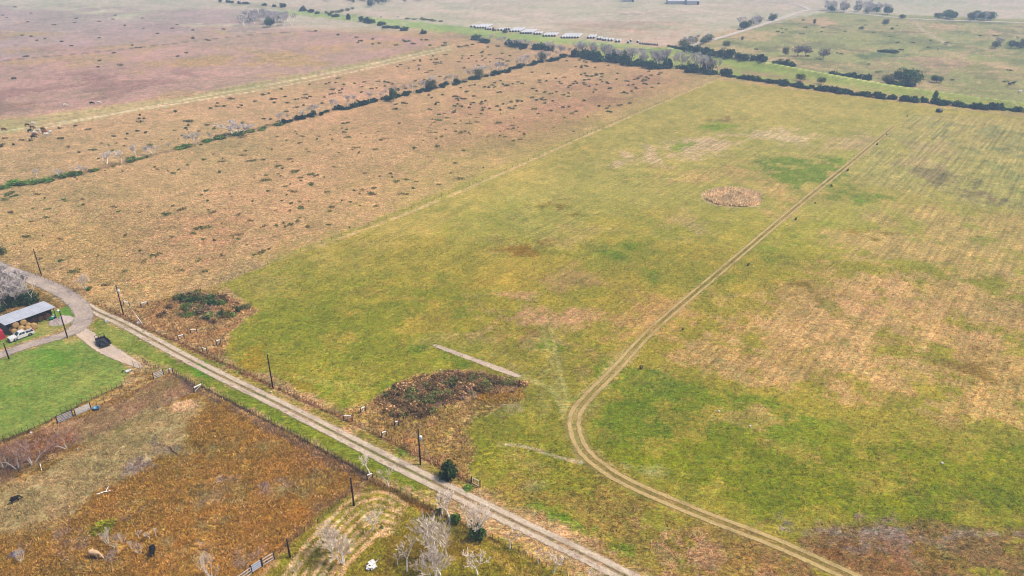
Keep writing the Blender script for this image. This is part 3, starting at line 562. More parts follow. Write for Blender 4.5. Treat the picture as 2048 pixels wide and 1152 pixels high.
def ribbon(name, pts, mat, z=.05, step=2.5):
    """pts: (px, py, width m)"""
    w3 = smooth_line([(*P(p[0], p[1])[:2], p[2]) for p in pts], step); n = len(w3)
    d = np.gradient(w3[:, :2], axis=0); d /= np.linalg.norm(d, axis=1)[:, None]+1e-9; nn = np.stack([-d[:, 1], d[:, 0]], 1)
    s = np.concatenate([[0], np.cumsum(np.linalg.norm(np.diff(w3[:, :2], axis=0), axis=1))])
    K_ = 9; V = []; UVs = []; HW = []
    for j in range(K_):
        u = (j/(K_-1)-.5)*w3[:, 2]; p = w3[:, :2]+nn*u[:, None]
        V.append(np.stack([p[:, 0], p[:, 1], gheight(p[:, 0], p[:, 1])+z], 1)); UVs.append(np.stack([u, s], 1)); HW.append(w3[:, 2]/2)
    V = np.concatenate(V); UVs = np.concatenate(UVs); HW = np.concatenate(HW)
    fs = [(j*n+i, j*n+i+1, (j+1)*n+i+1, (j+1)*n+i) for j in range(K_-1) for i in range(n-1)]
    me = bpy.data.meshes.new(name); me.from_pydata(V.tolist(), [], fs)
    uvl = me.uv_layers.new(name='UVMap'); li = np.zeros(len(me.loops), np.int32); me.loops.foreach_get('vertex_index', li); uvl.data.foreach_set('uv', UVs[li].astype(np.float32).ravel())
    a = me.attributes.new('hw', 'FLOAT', 'POINT'); a.data.foreach_set('value', HW.astype(np.float32))
    me.materials.append(mat); return tag(put(name, me), kind='structure')
GRAV = track_material('gravel_surface', (186, 170, 156), (150, 130, 90), 0, 1, 1, .8, (128, 114, 124), .9)
ribbon('gravel_road', [(-120, 480, 6), (0, 535, 5.4), (50, 553, 5.4), (100, 573, 5.4), (142, 596, 5.4), (167, 625, 5.6), (158, 655, 5.6), (128, 671, 4.6), (60, 690, 4.4), (0, 711, 4.6), (-100, 742, 4.6)], GRAV, .13)
LANE = track_material('lane_dirt', (224, 204, 178), (138, 120, 62), 2.0, 1.3, .6, .45, (160, 130, 114), .8, .15)
ribbon('dirt_lane', [(172, 610, 3.0), (200, 627, 3.2), (250, 650, 3.4), (400, 731, 3.5), (560, 810, 3.5), (700, 881, 3.6), (800, 932, 3.8), (1000, 1030, 3.6), (1150, 1102, 3.6), (1244, 1149, 3.6), (1400, 1225, 3.6)], LANE, .10)
TRK = track_material('field_track_dirt', (206, 178, 120), (146, 132, 54), 1.8, .8, .9, .45, (184, 160, 94), .6, .32)
ribbon('field_track', [(1788, 252, 3.2), (1740, 293, 3.2), (1690, 335, 3.4), (1600, 408, 3.2), (1450, 535, 3.2), (1310, 655, 3.2), (1235, 735, 3.4), (1180, 790, 4.0), (1150, 830, 5.0), (1152, 870, 5.6), (1170, 905, 5.0), (1205, 935, 4.2), (1260, 968, 3.6), (1400, 1028, 3.6), (1560, 1090, 3.6), (1740, 1172, 3.6)], TRK, .08)
PADM = track_material('pad_surface', (226, 202, 178), (150, 140, 70), 0, 1, 1, .35, (190, 160, 130), .4)
ribbon('spur_driveway', [(150, 652, 3.5), (185, 680, 4.0), (210, 697, 4.2), (240, 713, 3.6), (270, 728, 2.4), (283, 735, 1.6)], PADM, .075)
ribbon('caliche_strip', [(868, 690, 1.6), (900, 702, 1.9), (960, 724, 2.1), (1005, 741, 2.2), (1040, 754, 1.6)], PADM, .06)
FARR = track_material('far_road_surface', (232, 218, 200), (200, 190, 150), 0, 1, 1, .6, (210, 196, 180), .2)
ribbon('far_road', [(1290, 100, 3), (1345, 100, 5), (1390, 89, 6), (1480, 64, 6.5), (1560, 38, 7), (1622, 20, 8), (1700, 26, 7), (1830, 38, 7), (2048, 46, 8), (2400, 60, 8)], FARR, .3, 8)
ribbon('back_road', [(1622, 20, 7), (1590, 9, 6), (1520, 2, 6), (1400, -6, 6)], FARR, .34, 10)
# ------------------------------------------------------------------ grass and weed cover (stuff)
def in_poly(poly, x, y): return sdist(polyW(poly), x, y) > 0
def tufts(name, polys, n, h, r, cols, label, blades=4, thr=.45, ns=.25, seed=0, wdt=.05, avoid=1.8, follow=.55):
    V = []; Cc = []
    for poly in polys:
        pw = polyW(poly); a0 = pw.min(0); a1 = pw.max(0); k = n//len(polys)*2
        x = (rs.rand(k)*(a1[0]-a0[0])+a0[0]).astype(np.float32); y = (rs.rand(k)*(a1[1]-a0[1])+a0[1]).astype(np.float32)
        ok = sdist(pw, x, y) > 0; x, y = x[ok], y[ok]
        ok = fbm(x, y, ns, 3, seed+400)+rs.rand(len(x))*.12 > thr; x, y = x[ok], y[ok]
        for l in LANES: 
            ok = ldist(l, x, y) > avoid; x, y = x[ok], y[ok]
        m = len(x); 
        if not m: continue
        z = gheight(x, y); ci = rs.randint(0, len(cols), m); cl = np.array([alb(c) for c in cols])[ci] if cols else 0
        if follow: gcl = gcol(x, y)[0]; cl = gcl*follow+(cl if cols else gcl)*(1-follow)
        cl = cl*(.55+1.3*rs.rand(m, 1)**1.2)
        hh = h*(.45+rs.rand(m))
        for b_ in range(blades):
            an = rs.rand(m)*6.283; rr = r*rs.rand(m); bx = x+np.cos(an)*rr*.5; by = y+np.sin(an)*rr*.5
            lx = np.cos(an)*rr*1.3; ly = np.sin(an)*rr*1.3; wx, wy = -np.sin(an)*wdt*(1+rs.rand(m)), np.cos(an)*wdt*(1+rs.rand(m))
            t = np.stack([np.stack([bx-wx, by-wy, z-.1], 1), np.stack([bx+wx, by+wy, z-.1], 1), np.stack([bx+lx, by+ly, z+hh], 1)], 1).reshape(-1, 3)
            V.append(t); Cc.append(cl*(1+(rs.rand(m, 1)-.5)*.3))
    V = np.concatenate(V); Cc = np.clip(np.concatenate(Cc), .005, .8)
    o = put(name, quads_mesh(name, V, 0, Cc, M['grass'], tri=True)); return tag(o, label, 'grass', kind='stuff')
MARSH = [(430, 792), (560, 860), (720, 945), (700, 985), (620, 1050), (545, 1112), (480, 1180), (-60, 1240), (-60, 1090), (100, 1035), (215, 972), (385, 902), (390, 850)]
tufts('marsh_grass', [MARSH], 15000, .3, .55, [(222, 168, 84), (188, 138, 58), (236, 196, 140), (126, 98, 58), (208, 164, 56)], 'rusty orange marsh grass in clumps across the wet paddock', 4, .46, .35, 1, .09)
tufts('dry_weeds', [C1, C2], 8000, .45, .5, [(230, 196, 144), (212, 168, 112), (196, 172, 96), (160, 124, 76)], 'tall straw coloured weeds left uncut in the two field corners', 4, .42, .4, 2, .07)
tufts('dead_weeds', [E(1467, 395, 57, 18, 3)], 2500, .8, .8, [(246, 220, 184), (228, 200, 156), (160, 134, 96)], 'pale dead weeds standing in an oval island in the green field', 4, .35, .4, 3, .14)
tufts('fence_weeds', [[(185, 603), (250, 626), (410, 704), (700, 838), (880, 925), (955, 968), (948, 976), (870, 935), (700, 848), (405, 714), (250, 636), (190, 612)]], 8000, .6, .4, [(206, 146, 100), (170, 110, 74), (226, 186, 130), (120, 120, 56)], 'brown weeds growing along the north fence of the lane', 4, .40, .5, 4, .06)
tufts('paddock_edge_weeds', [[(345, 742), (400, 772), (470, 806), (600, 874), (748, 950), (745, 955), (600, 879), (470, 811), (398, 779), (345, 749)], [(740, 956), (900, 1034), (897, 1040), (736, 964)]], 5000, .5, .3, [(150, 140, 70), (120, 100, 60), (170, 150, 100)], 'thin weeds under the wire fence beside the marshy paddock', 4, .3, .5, 5, .05)
tufts('meadow_grass', [[(-60, 1160), (-60, 890), (115, 845), (250, 788), (340, 748), (560, 860), (740, 955), (900, 1030), (1300, 1230)], [(190, 640), (330, 700), (1290, 1170), (1340, 1170), (700, 845), (250, 625), (100, 560), (-60, 480), (200, 400), (500, 440), (440, 560), (700, 470), (1300, 480), (1500, 500), (2100, 560), (2100, 1180), (1330, 1180), (700, 850)]], 170000, .2, .4, [(196, 160, 100), (140, 130, 50), (110, 96, 44)], 'short mixed grass and dry stalks covering the near fields', 3, .40, .5, 6, .075, follow=.85)
tufts('paddock_leaf_litter', [[(0, 892), (115, 847), (250, 788), (340, 748), (400, 784), (330, 815), (110, 915), (0, 965)]], 9000, .12, .3, [(150, 96, 66), (176, 126, 96), (120, 80, 60)], 'fallen brown leaves scattered over the bare paddock', 3, .42, .5, 8, .08)
# ------------------------------------------------------------------ trees
RMIN = [.02]
def branch(mt, mw, p, d, L, r, lvl, R_, spread, up, maxl):
    r = max(r, RMIN[0])
    n = 2 if lvl < maxl else 1; q = p
    for i in range(n):
        dd = (d+Vector((R_.uniform(-1, 1), R_.uniform(-1, 1), R_.uniform(-.5, .8)))*.22).normalized()
        e = q+dd*L/n; r2 = r*(1-.32/n*(i+1))
        (mt if lvl <= 1 else mw).tube(q, e, r, r2, 5 if lvl <= 1 else 3, cap=(lvl == 0 and i == 0))
        q, r, d = e, r2, dd
        if lvl < maxl and i == 0 and lvl > 0:
            sd = (d+Vector((R_.uniform(-1, 1), R_.uniform(-1, 1), R_.uniform(-.2, .6)))*spread*1.2).normalized()
            branch(mt, mw, q, sd, L*.62, r*.55, lvl+1, R_, spread, up, maxl)
    if lvl >= maxl: return
    k = R_.choice([2, 3, 3]) if lvl < maxl-1 else R_.choice([3, 4])
    for j in range(k):
        a = 6.283*(j+R_.random()*.6)/k; h = Vector((math.cos(a), math.sin(a), 0))
        nd = (d*1.0+h*spread*(.6+.6*R_.random())+Vector((0, 0, up))).normalized()
        branch(mt, mw, q, nd, L*R_.uniform(.58, .8), r*R_.uniform(.55, .72), lvl+1, R_, spread, up, maxl)
def bare_tree(name, seed, stems=1, maxl=4, spread=.7, up=.12, r=.13, L=2.2, bark='bark', twig='twig', lean=.25, joined=False, rmin=.04):
    RMIN[0] = rmin
    R_ = random.Random(seed); mt, mw = MB(), MB()
    for s in range(stems):
        a = 6.283*s/stems+R_.random(); o = Vector((math.cos(a), math.sin(a), 0))*(.22 if stems > 1 else 0)
        d = Vector((math.cos(a)*lean*(stems > 1)+R_.uniform(-.08, .08), math.sin(a)*lean*(stems > 1)+R_.uniform(-.08, .08), 1)).normalized()
        branch(mt, mw, o+Vector((0, 0, -.15)), d, L*R_.uniform(.85, 1.15), r, 0, R_, spread, up, maxl)
    H = max(v[2] for v in mt.v+mw.v)
    for q in (mt, mw): q.v = [(x/H, y/H, z/H) for x, y, z in q.v]
    if joined:
        mt.add(mw.v, mw.f, 1); return mt.build(name, [M[bark], M[twig]])
    root = empty(name); mt.build('trunk', M[bark], root); mw.build('crown', M[twig], root); return root
def leaf_arrays(seed, n, rad, leaf, lobes=7, cols=((70, 92, 40),), zmin=0.02, norm=False):
    r = np.random.RandomState(seed); c = (r.rand(lobes, 3)*2-1)*np.array([.62, .62, .45])*rad; c[:, 2] = np.abs(c[:, 2])*.9+rad[2]*.35
    lr = (.34+.3*r.rand(lobes)); k = r.randint(0, lobes, n)
    d = r.normal(size=(n, 3)); d /= np.linalg.norm(d, axis=1)[:, None]
    p = c[k]+d*(np.array(rad)*lr[k][:, None])*(.55+.5*r.rand(n, 1)); p[:, 2] = np.abs(p[:, 2])+zmin
    a = r.normal(size=(n, 3)); a /= np.linalg.norm(a, axis=1)[:, None]; b = np.cross(a, r.normal(size=(n, 3))); b /= np.linalg.norm(b, axis=1)[:, None]+1e-9
    s = leaf*(.5+r.rand(n, 1)); V = np.stack([p-a*s-b*s*.6, p+a*s-b*s*.6, p+a*s*.7+b*s*.7, p-a*s+b*s*.5], 1).reshape(-1, 3)
    if norm:
        e0 = np.percentile(V, 1.5, axis=0); e1 = np.percentile(V, 98.5, axis=0); sc_ = 1/(e1-e0); V = (V-(e0+e1)/2)*sc_; V[:, 2] += .5
    tone = .4+1.1*r.rand(lobes)
    C = np.array([alb(q) for q in cols])[r.randint(0, len(cols), n)]*(.65+.7*r.rand(n, 1))*tone[k][:, None]
    return V, np.clip(C, .003, .7)
def leafy(name, seed, n=420, rad=(.5, .5, .5), leaf=.05, lobes=7, cols=((70, 92, 40),), stems=True):
    V, C = leaf_arrays(seed, n, rad, leaf, lobes, cols, norm=True)
    if stems:
        R_ = random.Random(seed); b = MB()
        for i in range(4):
            a = R_.random()*6.28; b.tube((0, 0, -.1), (math.cos(a)*rad[0]*.5, math.sin(a)*rad[1]*.5, rad[2]*.9), .03, .01, 4)
        V = np.concatenate([V]+[np.array([b.v[i] for i in f]) for f in b.f if len(f) == 4]); k = sum(1 for f in b.f if len(f) == 4)
        C = np.concatenate([C, np.tile(np.array(alb((110, 90, 75))), (k, 1))])
    return put(name, quads_mesh(name, V, 0, C, M['leaf']))
GREENS = ((98, 128, 48), (72, 104, 44), (130, 146, 66)); DGREENS = ((70, 98, 50), (54, 82, 44), (96, 116, 64)); OLIVE = ((120, 128, 74), (150, 138, 84), (90, 104, 60))
BROWN = ((190, 148, 108), (156, 118, 84), (220, 180, 132), (136, 120, 74))
def Tz(p): v = P(*p); v.z = gz(v.x, v.y)-.03; return v
# near individual bare trees: (base px, top y, kind, label)
NT = [('a1', dict(seed=3, stems=1, maxl=4, spread=.8, r=.19, L=2.1)), ('a2', dict(seed=11, stems=1, maxl=4, spread=.65, r=.18, L=2.6)), ('a3', dict(seed=19, stems=4, maxl=4, spread=.6, r=.17, L=3.0, lean=.3)),
      ('a4', dict(seed=23, stems=1, maxl=4, spread=.6, r=.2, L=2.0, rmin=.05)), ('a5', dict(seed=31, stems=3, maxl=3, spread=.4, r=.15, L=3.4, lean=.12)), ('a6', dict(seed=41, stems=7, maxl=3, spread=.55, up=.25, r=.05, L=1.3, lean=.7, twig='twig', rmin=.018))]
TP = {k: bare_tree('bare_tree', **d) for k, d in NT}
TREES = [
    ((739, 946), 910, 'a1', 'bare pale tree at the corner fence post by the lane'), ((778, 976), 934, 'a2', 'bare white tree on the verge just right of the corner post'),
    ((745, 1060), 1018, 'a1', 'lone bare tree among the curved cut rows'), ((664, 1105), 1050, 'a3', 'wide many stemmed bare tree below the cut rows'), ((687, 1128), 1070, 'a3', 'many stemmed bare tree with dark foot, lower right of its wide neighbour'),
    ((592, 1158), 1128, 'a2', 'small bare tree at the bottom edge near the cut rows'), ((814, 1143), 1082, 'a2', 'slender bare tree leaning over orange grass near the debris heap'), ((795, 1129), 1104, 'a4', 'short bare sapling right of the white debris heap'),
    ((884, 1030), 986, 'a4', 'thin bare tree at the fence left of the stout forked tree'), ((901, 1044), 988, 'a1', 'stout bare tree with a green bush at its foot'), ((952, 1071), 1008, 'a3', 'white many stemmed tree with dark bush at its foot beside the lane'),
    ((937, 1058), 1014, 'a2', 'bare tree pressed close against the white many stemmed tree'), ((1020, 1097), 1060, 'a4', 'narrow upright bare tree alone on the verge below the lane'), ((1077, 1128), 1098, 'a4', 'tiny bare tree second along the verge below the lane'),
    ((1106, 1148), 1112, 'a1', 'round headed small bare tree nearest the lower end of the lane'), ((955, 1148), 1095, 'a1', 'bare tree standing alone at the bottom in yellow grass'), ((893, 1113), 1046, 'a5', 'tall twin trunk bare tree right of the dense clump'),
    ((866, 1113), 1030, 'a5', 'tallest bare tree of the dense clump'), ((873, 1106), 1022, 'a5', 'tall slim bare tree at the back of the dense clump'), ((859, 1122), 1042, 'a2', 'left leaning bare tree on the left of the dense clump'), ((877, 1124), 1050, 'a5', 'bare tree at the front right of the dense clump'),
    ((870, 1160), 1100, 'a3', 'spreading bare tree cut by the bottom edge below the dense clump'), ((846, 1158), 1108, 'a2', 'thin bare tree at the bottom edge left of the spreading one'), ((881, 1150), 1098, 'a1', 'bushy bare tree at the bottom edge right of the spreading one'),
    ((1193, 1172), 1138, 'a1', 'tips of a bare tree at the bottom edge beside the lane'), ((423, 1160), 1110, 'a6', 'grey bush of bare stems at the bottom edge of the marshy paddock'),
    ((215, 1088), 1058, 'a6', 'bare thicket bush behind the cream cow'), ((246, 1085), 1064, 'a6', 'bare thicket bush between the two cows'), ((281, 1107), 1088, 'a6', 'low bare bush beside the black cow'), ((232, 1094), 1072, 'a6', 'scrubby bare bush in the middle of the marsh thicket'), ((266, 1098), 1080, 'a6', 'bent bare bush at the lower side of the marsh thicket'),
    ((278, 1077), 1062, 'a4', 'white leaning sapling left of its pair near the black cow'), ((299, 1078), 1063, 'a4', 'white sapling standing over the dark hollow'), ((312, 1072), 1055, 'a4', 'white sapling farthest right above the dark hollow'),
    ((45, 1122), 1100, 'a6', 'grey bare bush beside the grey heap at lower left'), ((171, 579), 546, 'a3', 'lone bare tree on the roadside opposite the barn'), ((64, 606), 566, 'a2', 'white barked tree just behind the barn roof'),
]
for i, (b, ty, k, lb) in enumerate(TREES):
    h = max(1.5, hgt(*b, ty)); s = h*rnd.uniform(.98, 1.04)
    q_ = rnd.uniform(.9, 1.1)*(.55 if k == 'a6' else 1); use(TP[k], Tz(b), rnd.uniform(0, 6.28), (s*q_, s*q_, s), lb, 'tree' if k != 'a6' else 'bush')
# brown twigged trees by the ring feeder, and the dark wood behind the barn
rt = {k: bare_tree('oak_tree', s, 3, 4, .9, .05, .16, 1.7, 'barkd', 'twigr', .7, rmin=.022) for k, s in (('r1', 51), ('r2', 57))}
for b, ty, k, lb in [((66, 927), 872, 'r1', 'brown twigged bare tree with forked pale trunks left of the ring feeder'), ((36, 938), 888, 'r2', 'sprawling brown bare tree at the paddock edge, far left'), ((134, 897), 862, 'r2', 'brown bare tree right of the ring feeder'),
                     ((8, 934), 896, 'r1', 'reddish thicket tree at the left edge of the paddock')]:
    h = hgt(*b, ty); use(rt[k], Tz(b), rnd.uniform(0, 6.28), (h*.85, h*.85, h), lb, 'tree')
gt = {k: bare_tree('bare_tree', s, 2, 5, .6, .1, .12, 2.4, 'barkd', 'twigg', .3) for k, s in (('g1', 61), ('g2', 67))}
spots = [(4, 592), (14, 585), (26, 596), (38, 606), (20, 614), (6, 620), (-14, 606), (48, 594), (-8, 586), (34, 582), (12, 603), (56, 604), (-24, 620), (2, 576)]
for i, b in enumerate(spots):
    h = hgt(b[0], b[1], b[1]-42+rnd.uniform(-8, 10)); use(gt['g1' if i % 2 else 'g2'], Tz(b), rnd.uniform(0, 6.28), h, 'grey leafless tree in the wood behind the hay barn', 'tree', 'trees of the wood behind the barn')
SH = {'g': [leafy('green_shrub', 70+i, 380, (.55, .5, .5), .06, 7, GREENS) for i in range(3)], 'd': [leafy('dark_shrub', 80+i, 380, (.55, .5, .5), .06, 7, DGREENS) for i in range(3)],
      'b': [leafy('brown_shrub', 90+i, 420, (.55, .55, .45), .05, 8, BROWN) for i in range(3)], 'o': [leafy('olive_shrub', 100+i, 380, (.55, .5, .45), .05, 8, OLIVE) for i in range(3)],
      'w': [leafy('weed_clump', 110+i, 130, (.6, .5, .2), .05, 9, [((96, 124, 54), (80, 108, 50)), ((126, 130, 70), (110, 110, 60)), ((156, 134, 86), (130, 116, 70))][i%3], False) for i in range(6)],
      'h': [leafy('hedge_shrub', 120+i, 300, (.6, .55, .5), .08, 8, ((44, 72, 40), (60, 86, 46), (36, 60, 38)), False) for i in range(4)]}
def shrub(kind, b, wpx, hpx, label, group=None, cat='shrub'):
    k = depth(b[1])/FPX; p = Tz(b); w_ = wpx*k; h = max(.25, hgt(b[0], b[1], b[1]-hpx))
    return use(rnd.choice(SH[kind]), p, rnd.uniform(0, 6.28), (w_, w_*rnd.uniform(.75, 1.1), h), label, cat, group)
for b in spots[:10]: shrub('d', (b[0]+rnd.uniform(-6, 6), b[1]+rnd.uniform(-2, 4)), 22, 11, 'dark evergreen underbrush among the trees behind the barn', 'underbrush behind the barn')
shrub('d', (60, 606), 34, 16, 'dark evergreen bush against the back of the barn'); shrub('g', (178, 580), 10, 6, 'small green bush at the foot of the lone roadside tree')
shrub('g', (911, 1045), 20, 18, 'green bush at the foot of the stout bare tree'); shrub('d', (955, 1074), 34, 26, 'dark green bush wrapped round the white many stemmed tree'); shrub('g', (880, 1023), 10, 8, 'small green shrub behind the thin tree on the fence')
shrub('d', (897, 957), 30, 30, 'dense dark cedar bush standing alone by the lane fence', None, 'bush'); shrub('g', (897, 950), 24, 26, 'bright green top growth of the cedar bush by the lane fence', None, 'bush')
shrub('g', (936, 977), 18, 3, 'low green shrub between the cedar bush and the lane'); shrub('g', (866, 1008), 0.1, 0.1, 'tiny green sprig beside the lane') if False else None
shrub('o', (5, 508), 16, 16, 'grey shrub at the far left edge above the gravel road'); shrub('g', (764, 1056), 8, 4, 'small dark green plant right of the tree in the cut rows')
for b in [(205, 1062), (212, 1058)]: pass
SH['y'] = [leafy('yellow_shrub', 150, 420, (.55, .55, .45), .06, 7, ((176, 172, 40), (146, 156, 36), (190, 180, 70)))]
shrub('y', (208, 1060), 38, 10, 'yellow green bush in the marsh behind the thicket')
SH['t'] = [bare_tree('bramble', 300+i, 5, 3, .9, .05, .06, 1.1, 'barkd', 'twigr', .9, joined=True, rmin=.03) for i in range(3)]
# bramble thickets
T1 = [(330, 608), (375, 588), (440, 590), (500, 618), (470, 634), (420, 640), (380, 640), (345, 622)]
T2 = [(755, 808), (815, 764), (930, 744), (1048, 769), (1010, 785), (930, 792), (890, 812), (845, 838), (780, 832)]
def scatter(poly, n, seed=0):
    pw = polyW(poly); out = []; R_ = random.Random(seed); a0 = pw.min(0); a1 = pw.max(0)
    while len(out) < n:
        x, y = R_.uniform(a0[0], a1[0]), R_.uniform(a0[1], a1[1])
        if sdist(pw, np.array([x], np.float32), np.array([y], np.float32))[0] > 0: out.append((x, y))
    return out
for j, (poly, n, kinds, lab, grp) in enumerate([(T1, 70, 'dogbtbo', 'tangled dark green bramble bush in the thicket at the barn side field corner', 'brambles of the green thicket'), (T2, 130, 'bobbotb', 'tangled brown bramble bush in the thicket by the mown field', 'brambles of the brown thicket')]):
    for (x, y) in scatter(poly, n, j+5):
        s = rnd.uniform(1.3, 3.4); k = rnd.choice(kinds)
        use(rnd.choice(SH[k]), (x, y, -.05), rnd.uniform(0, 6.28), (s, s*rnd.uniform(.7, 1.1), rnd.uniform(.5, 1.7)), lab, 'bush', grp)
for b, wp, hp, lb in [((325, 632), 18, 8, 'dark bramble clump left of the green thicket'), ((846, 808), 30, 9, 'blue green bush among the brown brambles'), ((790, 778), 12, 5, 'pale blue green weed at the edge of the mown field'), ((428, 645), 14, 10, 'straw coloured clump at the foot of the green thicket')]:
    shrub('o' if 'blue' in lb else 'b', b, wp, hp, lb)
# weed clumps dotted over the tan pastures
PAST1 = [(0, 380), (560, 262), (1150, 118), (1380, 150), (1150, 262), (880, 385), (640, 480), (440, 550), (250, 590), (100, 530), (0, 480)]
PAST2 = [(0, 275), (640, 165), (900, 105), (1100, 98), (1110, 106), (560, 245), (0, 362)]
pts = scatter(PAST1, 620, 21)+scatter(PAST2, 260, 22)
PTS = np.array(pts, np.float32); q = fbm(PTS[:, 0], PTS[:, 1], .03, 4, 77)+rs.rand(len(PTS))*.16; keep = [pts[i] for i in np.argsort(-q)[:620]]
keep.sort(key=lambda p: p[0]**2+p[1]**2)
for (x, y) in keep[:290]:
    s = rnd.uniform(.9, 2.2)*(1+.25*(y > 400))*rnd.choice([.45, .6, .8, 1, 1.5]); use(rnd.choice(SH['w']), (x, y, -.05), rnd.uniform(0, 6.28), (s*rnd.uniform(1, 1.8), s, rnd.uniform(.3, .8)), 'low dark green weed clump in the tan pasture', 'weed clump', 'weed clumps dotted over the tan pastures')
Vs, Cs = [], []
for i, (x, y) in enumerate(keep[290:]):
    s = rnd.uniform(.9, 2.4); V, C = leaf_arrays(1000+i, 60, (.8*s, .6*s, .7), .2, 6, ((110, 116, 66), (96, 100, 60))); V[:, 0] += x; V[:, 1] += y; Vs.append(V); Cs.append(C)
def far_clumps(poly, n, seed, rad, cols):
    for i, (x, y) in enumerate(scatter(poly, n, seed)):
        s = rnd.uniform(.7, 1.4); V, C = leaf_arrays(seed*100+i, 70, (rad[0]*s, rad[1]*s, rad[2]*s), .35, 4, cols); V[:, 0] += x; V[:, 1] += y; V[:, 2] += gz(x, y); Vs.append(V); Cs.append(C)
far_clumps([(1360, 98), (1620, 35), (2048, 70), (2048, 195), (1700, 150)], 42, 31, (2.0, 1.6, .6), ((170, 164, 110), (136, 136, 90))); far_clumps([(0, 10), (560, 60), (0, 240)], 40, 32, (1.8, 1.6, .6), ((150, 128, 108), (136, 126, 96)))
far_clumps([(600, 60), (900, 84), (1100, 98), (900, 100), (700, 90)], 25, 33, (2, 1.8, .7), OLIVE)
tag(put('distant_weeds', quads_mesh('distant_weeds', np.concatenate(Vs), 0, np.concatenate(Cs), M['leaf'])), 'small dark weed clumps scattered over the distant fields', 'weeds', kind='stuff')
# hedgerows
FT = [bare_tree('bare_tree', 130+i, 1+i % 3, 4, .6, .1, .16, 2.2, 'bark', 'twigg', .3, joined=True, rmin=.07) for i in range(4)]
FL = [put('leafy_tree', None) for _ in range(0)]
def far_tree(b, ty, label, group=None, wide=1.):
    h = max(2., hgt(*b, ty)); return use(rnd.choice(FT), Tz(b), rnd.uniform(0, 6.28), (h*wide, h*wide, h), label, 'tree', group)
def along(line, n, jit=0.):
    L = smooth_line([P(*p)[:2] for p in line], 5); s = np.concatenate([[0], np.cumsum(np.linalg.norm(np.diff(L, axis=0), axis=1))])
    out = []
    for i in range(n):
        t = (i+rnd.uniform(.1, .9))/n*s[-1]; x = np.interp(t, s, L[:, 0])+rnd.uniform(-jit, jit); y = np.interp(t, s, L[:, 1])+rnd.uniform(-jit, jit); out.append((x, y, t/s[-1]))
    return out
def hedge(line, n, w, h, jit, lab, grp, kind='h', gap=0.):
    for x, y, t in along(line, n, jit):
        if rnd.random() < gap: continue
        s = rnd.uniform(*w); use(rnd.choice(SH[kind]), (x, y, gz(x, y)-.1), rnd.uniform(0, 6.28), (s*1.2, s, rnd.uniform(*h)), lab, 'shrub', grp)
hedge([(0, 375), (160, 348), (330, 306), (420, 282), (560, 250)], 36, (1.2, 5.0), (.5, 1.7), 2., 'low green shrub in the gappy left part of the pasture hedgerow', 'shrubs of the gappy hedgerow', 'g', .38)
hedge([(560, 247), (640, 228), (800, 192), (960, 156), (1060, 130), (1150, 110)], 66, (2.0, 5.4), (.8, 2.6), 2.4, 'dark shrub in the dense diagonal hedgerow between the tan pastures', 'shrubs of the diagonal hedgerow')
hedge([(1150, 112), (1250, 128), (1350, 138), (1450, 150)], 34, (3, 8), (2, 6), 5., 'dark shrub under the bare trees of the wooded strip', 'shrubs of the wooded strip')
hedge([(1450, 152), (1560, 168), (1700, 188), (1850, 206), (1960, 216), (2048, 224), (2200, 245)], 100, (2.2, 5.2), (.8, 3.2), 2.2, 'dark evergreen shrub in the long hedge below the levee', 'shrubs of the levee hedge')
hedge([(1348, 100), (1400, 112), (1480, 123), (1582, 138)], 26, (3, 7), (2, 5), 1.8, 'dark shrub in the hedge along the top of the levee', 'shrubs of the levee top hedge')
hedge([(1660, 150), (1780, 168), (1830, 175), (1870, 180)], 12, (4, 7), (2, 3.5), 1.8, 'dark shrub of the short hedge near the big round tree', 'shrubs near the big round tree', 'h', .2)
hedge([(430, 4), (560, 14), (640, 28), (760, 52), (900, 75), (960, 80)], 38, (3, 8), (2, 5), 3, 'dark shrub in the far ditch line left of the levee', 'shrubs of the far ditch line', 'h', .2)
hedge([(960, 84), (1000, 88), (1060, 98), (1120, 102)], 16, (4, 8), (2.5, 5), 3, 'dark shrub in the ditch line meeting the diagonal hedgerow', 'shrubs where the ditch meets the hedgerow', 'h', .2)
for b, ty, wd in [((75, 356), 336, 1), ((119, 354), 337, 1), ((161, 347), 330, 1.4), ((214, 328), 304, 1), ((243, 327), 299, 1.3), ((272, 315), 288, 1.2), ((293, 311), 292, 1), ((307, 309), 290, 1), ((340, 303), 284, .8), ((375, 289), 268, 1), ((391, 288), 264, 1), ((420, 280), 264, .8), ((469, 270), 242, 1.9), ((484, 268), 248, 1.5)]:
    far_tree(b, ty, 'pale leafless tree standing in the gappy left part of the pasture hedgerow', 'bare trees of the gappy hedgerow', wd)
for x, y, t in along([(540, 254), (640, 226), (800, 190), (960, 154), (1060, 128), (1150, 108)], 38, 2):
    h = rnd.uniform(3.5, 6.5)+t*2; use(rnd.choice(FT), (x, y, 0), rnd.uniform(0, 6), (h*1.1, h*1.1, h), 'pale leafless tree rising from the dense diagonal hedgerow', 'tree', 'bare trees of the diagonal hedgerow')
for x, y, t in along([(1150, 108), (1250, 124), (1350, 134), (1430, 146)], 46, 6):
    h = rnd.uniform(7, 12); use(rnd.choice(FT), (x, y, 0), rnd.uniform(0, 6), (h*.9, h*.9, h), 'grey leafless tree of the wooded strip at the meeting of the hedges', 'tree', 'bare trees of the wooded strip')
for x, y, t in along([(960, 84), (1060, 96), (1140, 106)], 16, 4):
    h = rnd.uniform(4, 8); use(rnd.choice(FT), (x, y, 0), rnd.uniform(0, 6), (h, h, h), 'grey leafless tree along the ditch where it meets the hedgerow', 'tree', 'bare trees of the ditch')
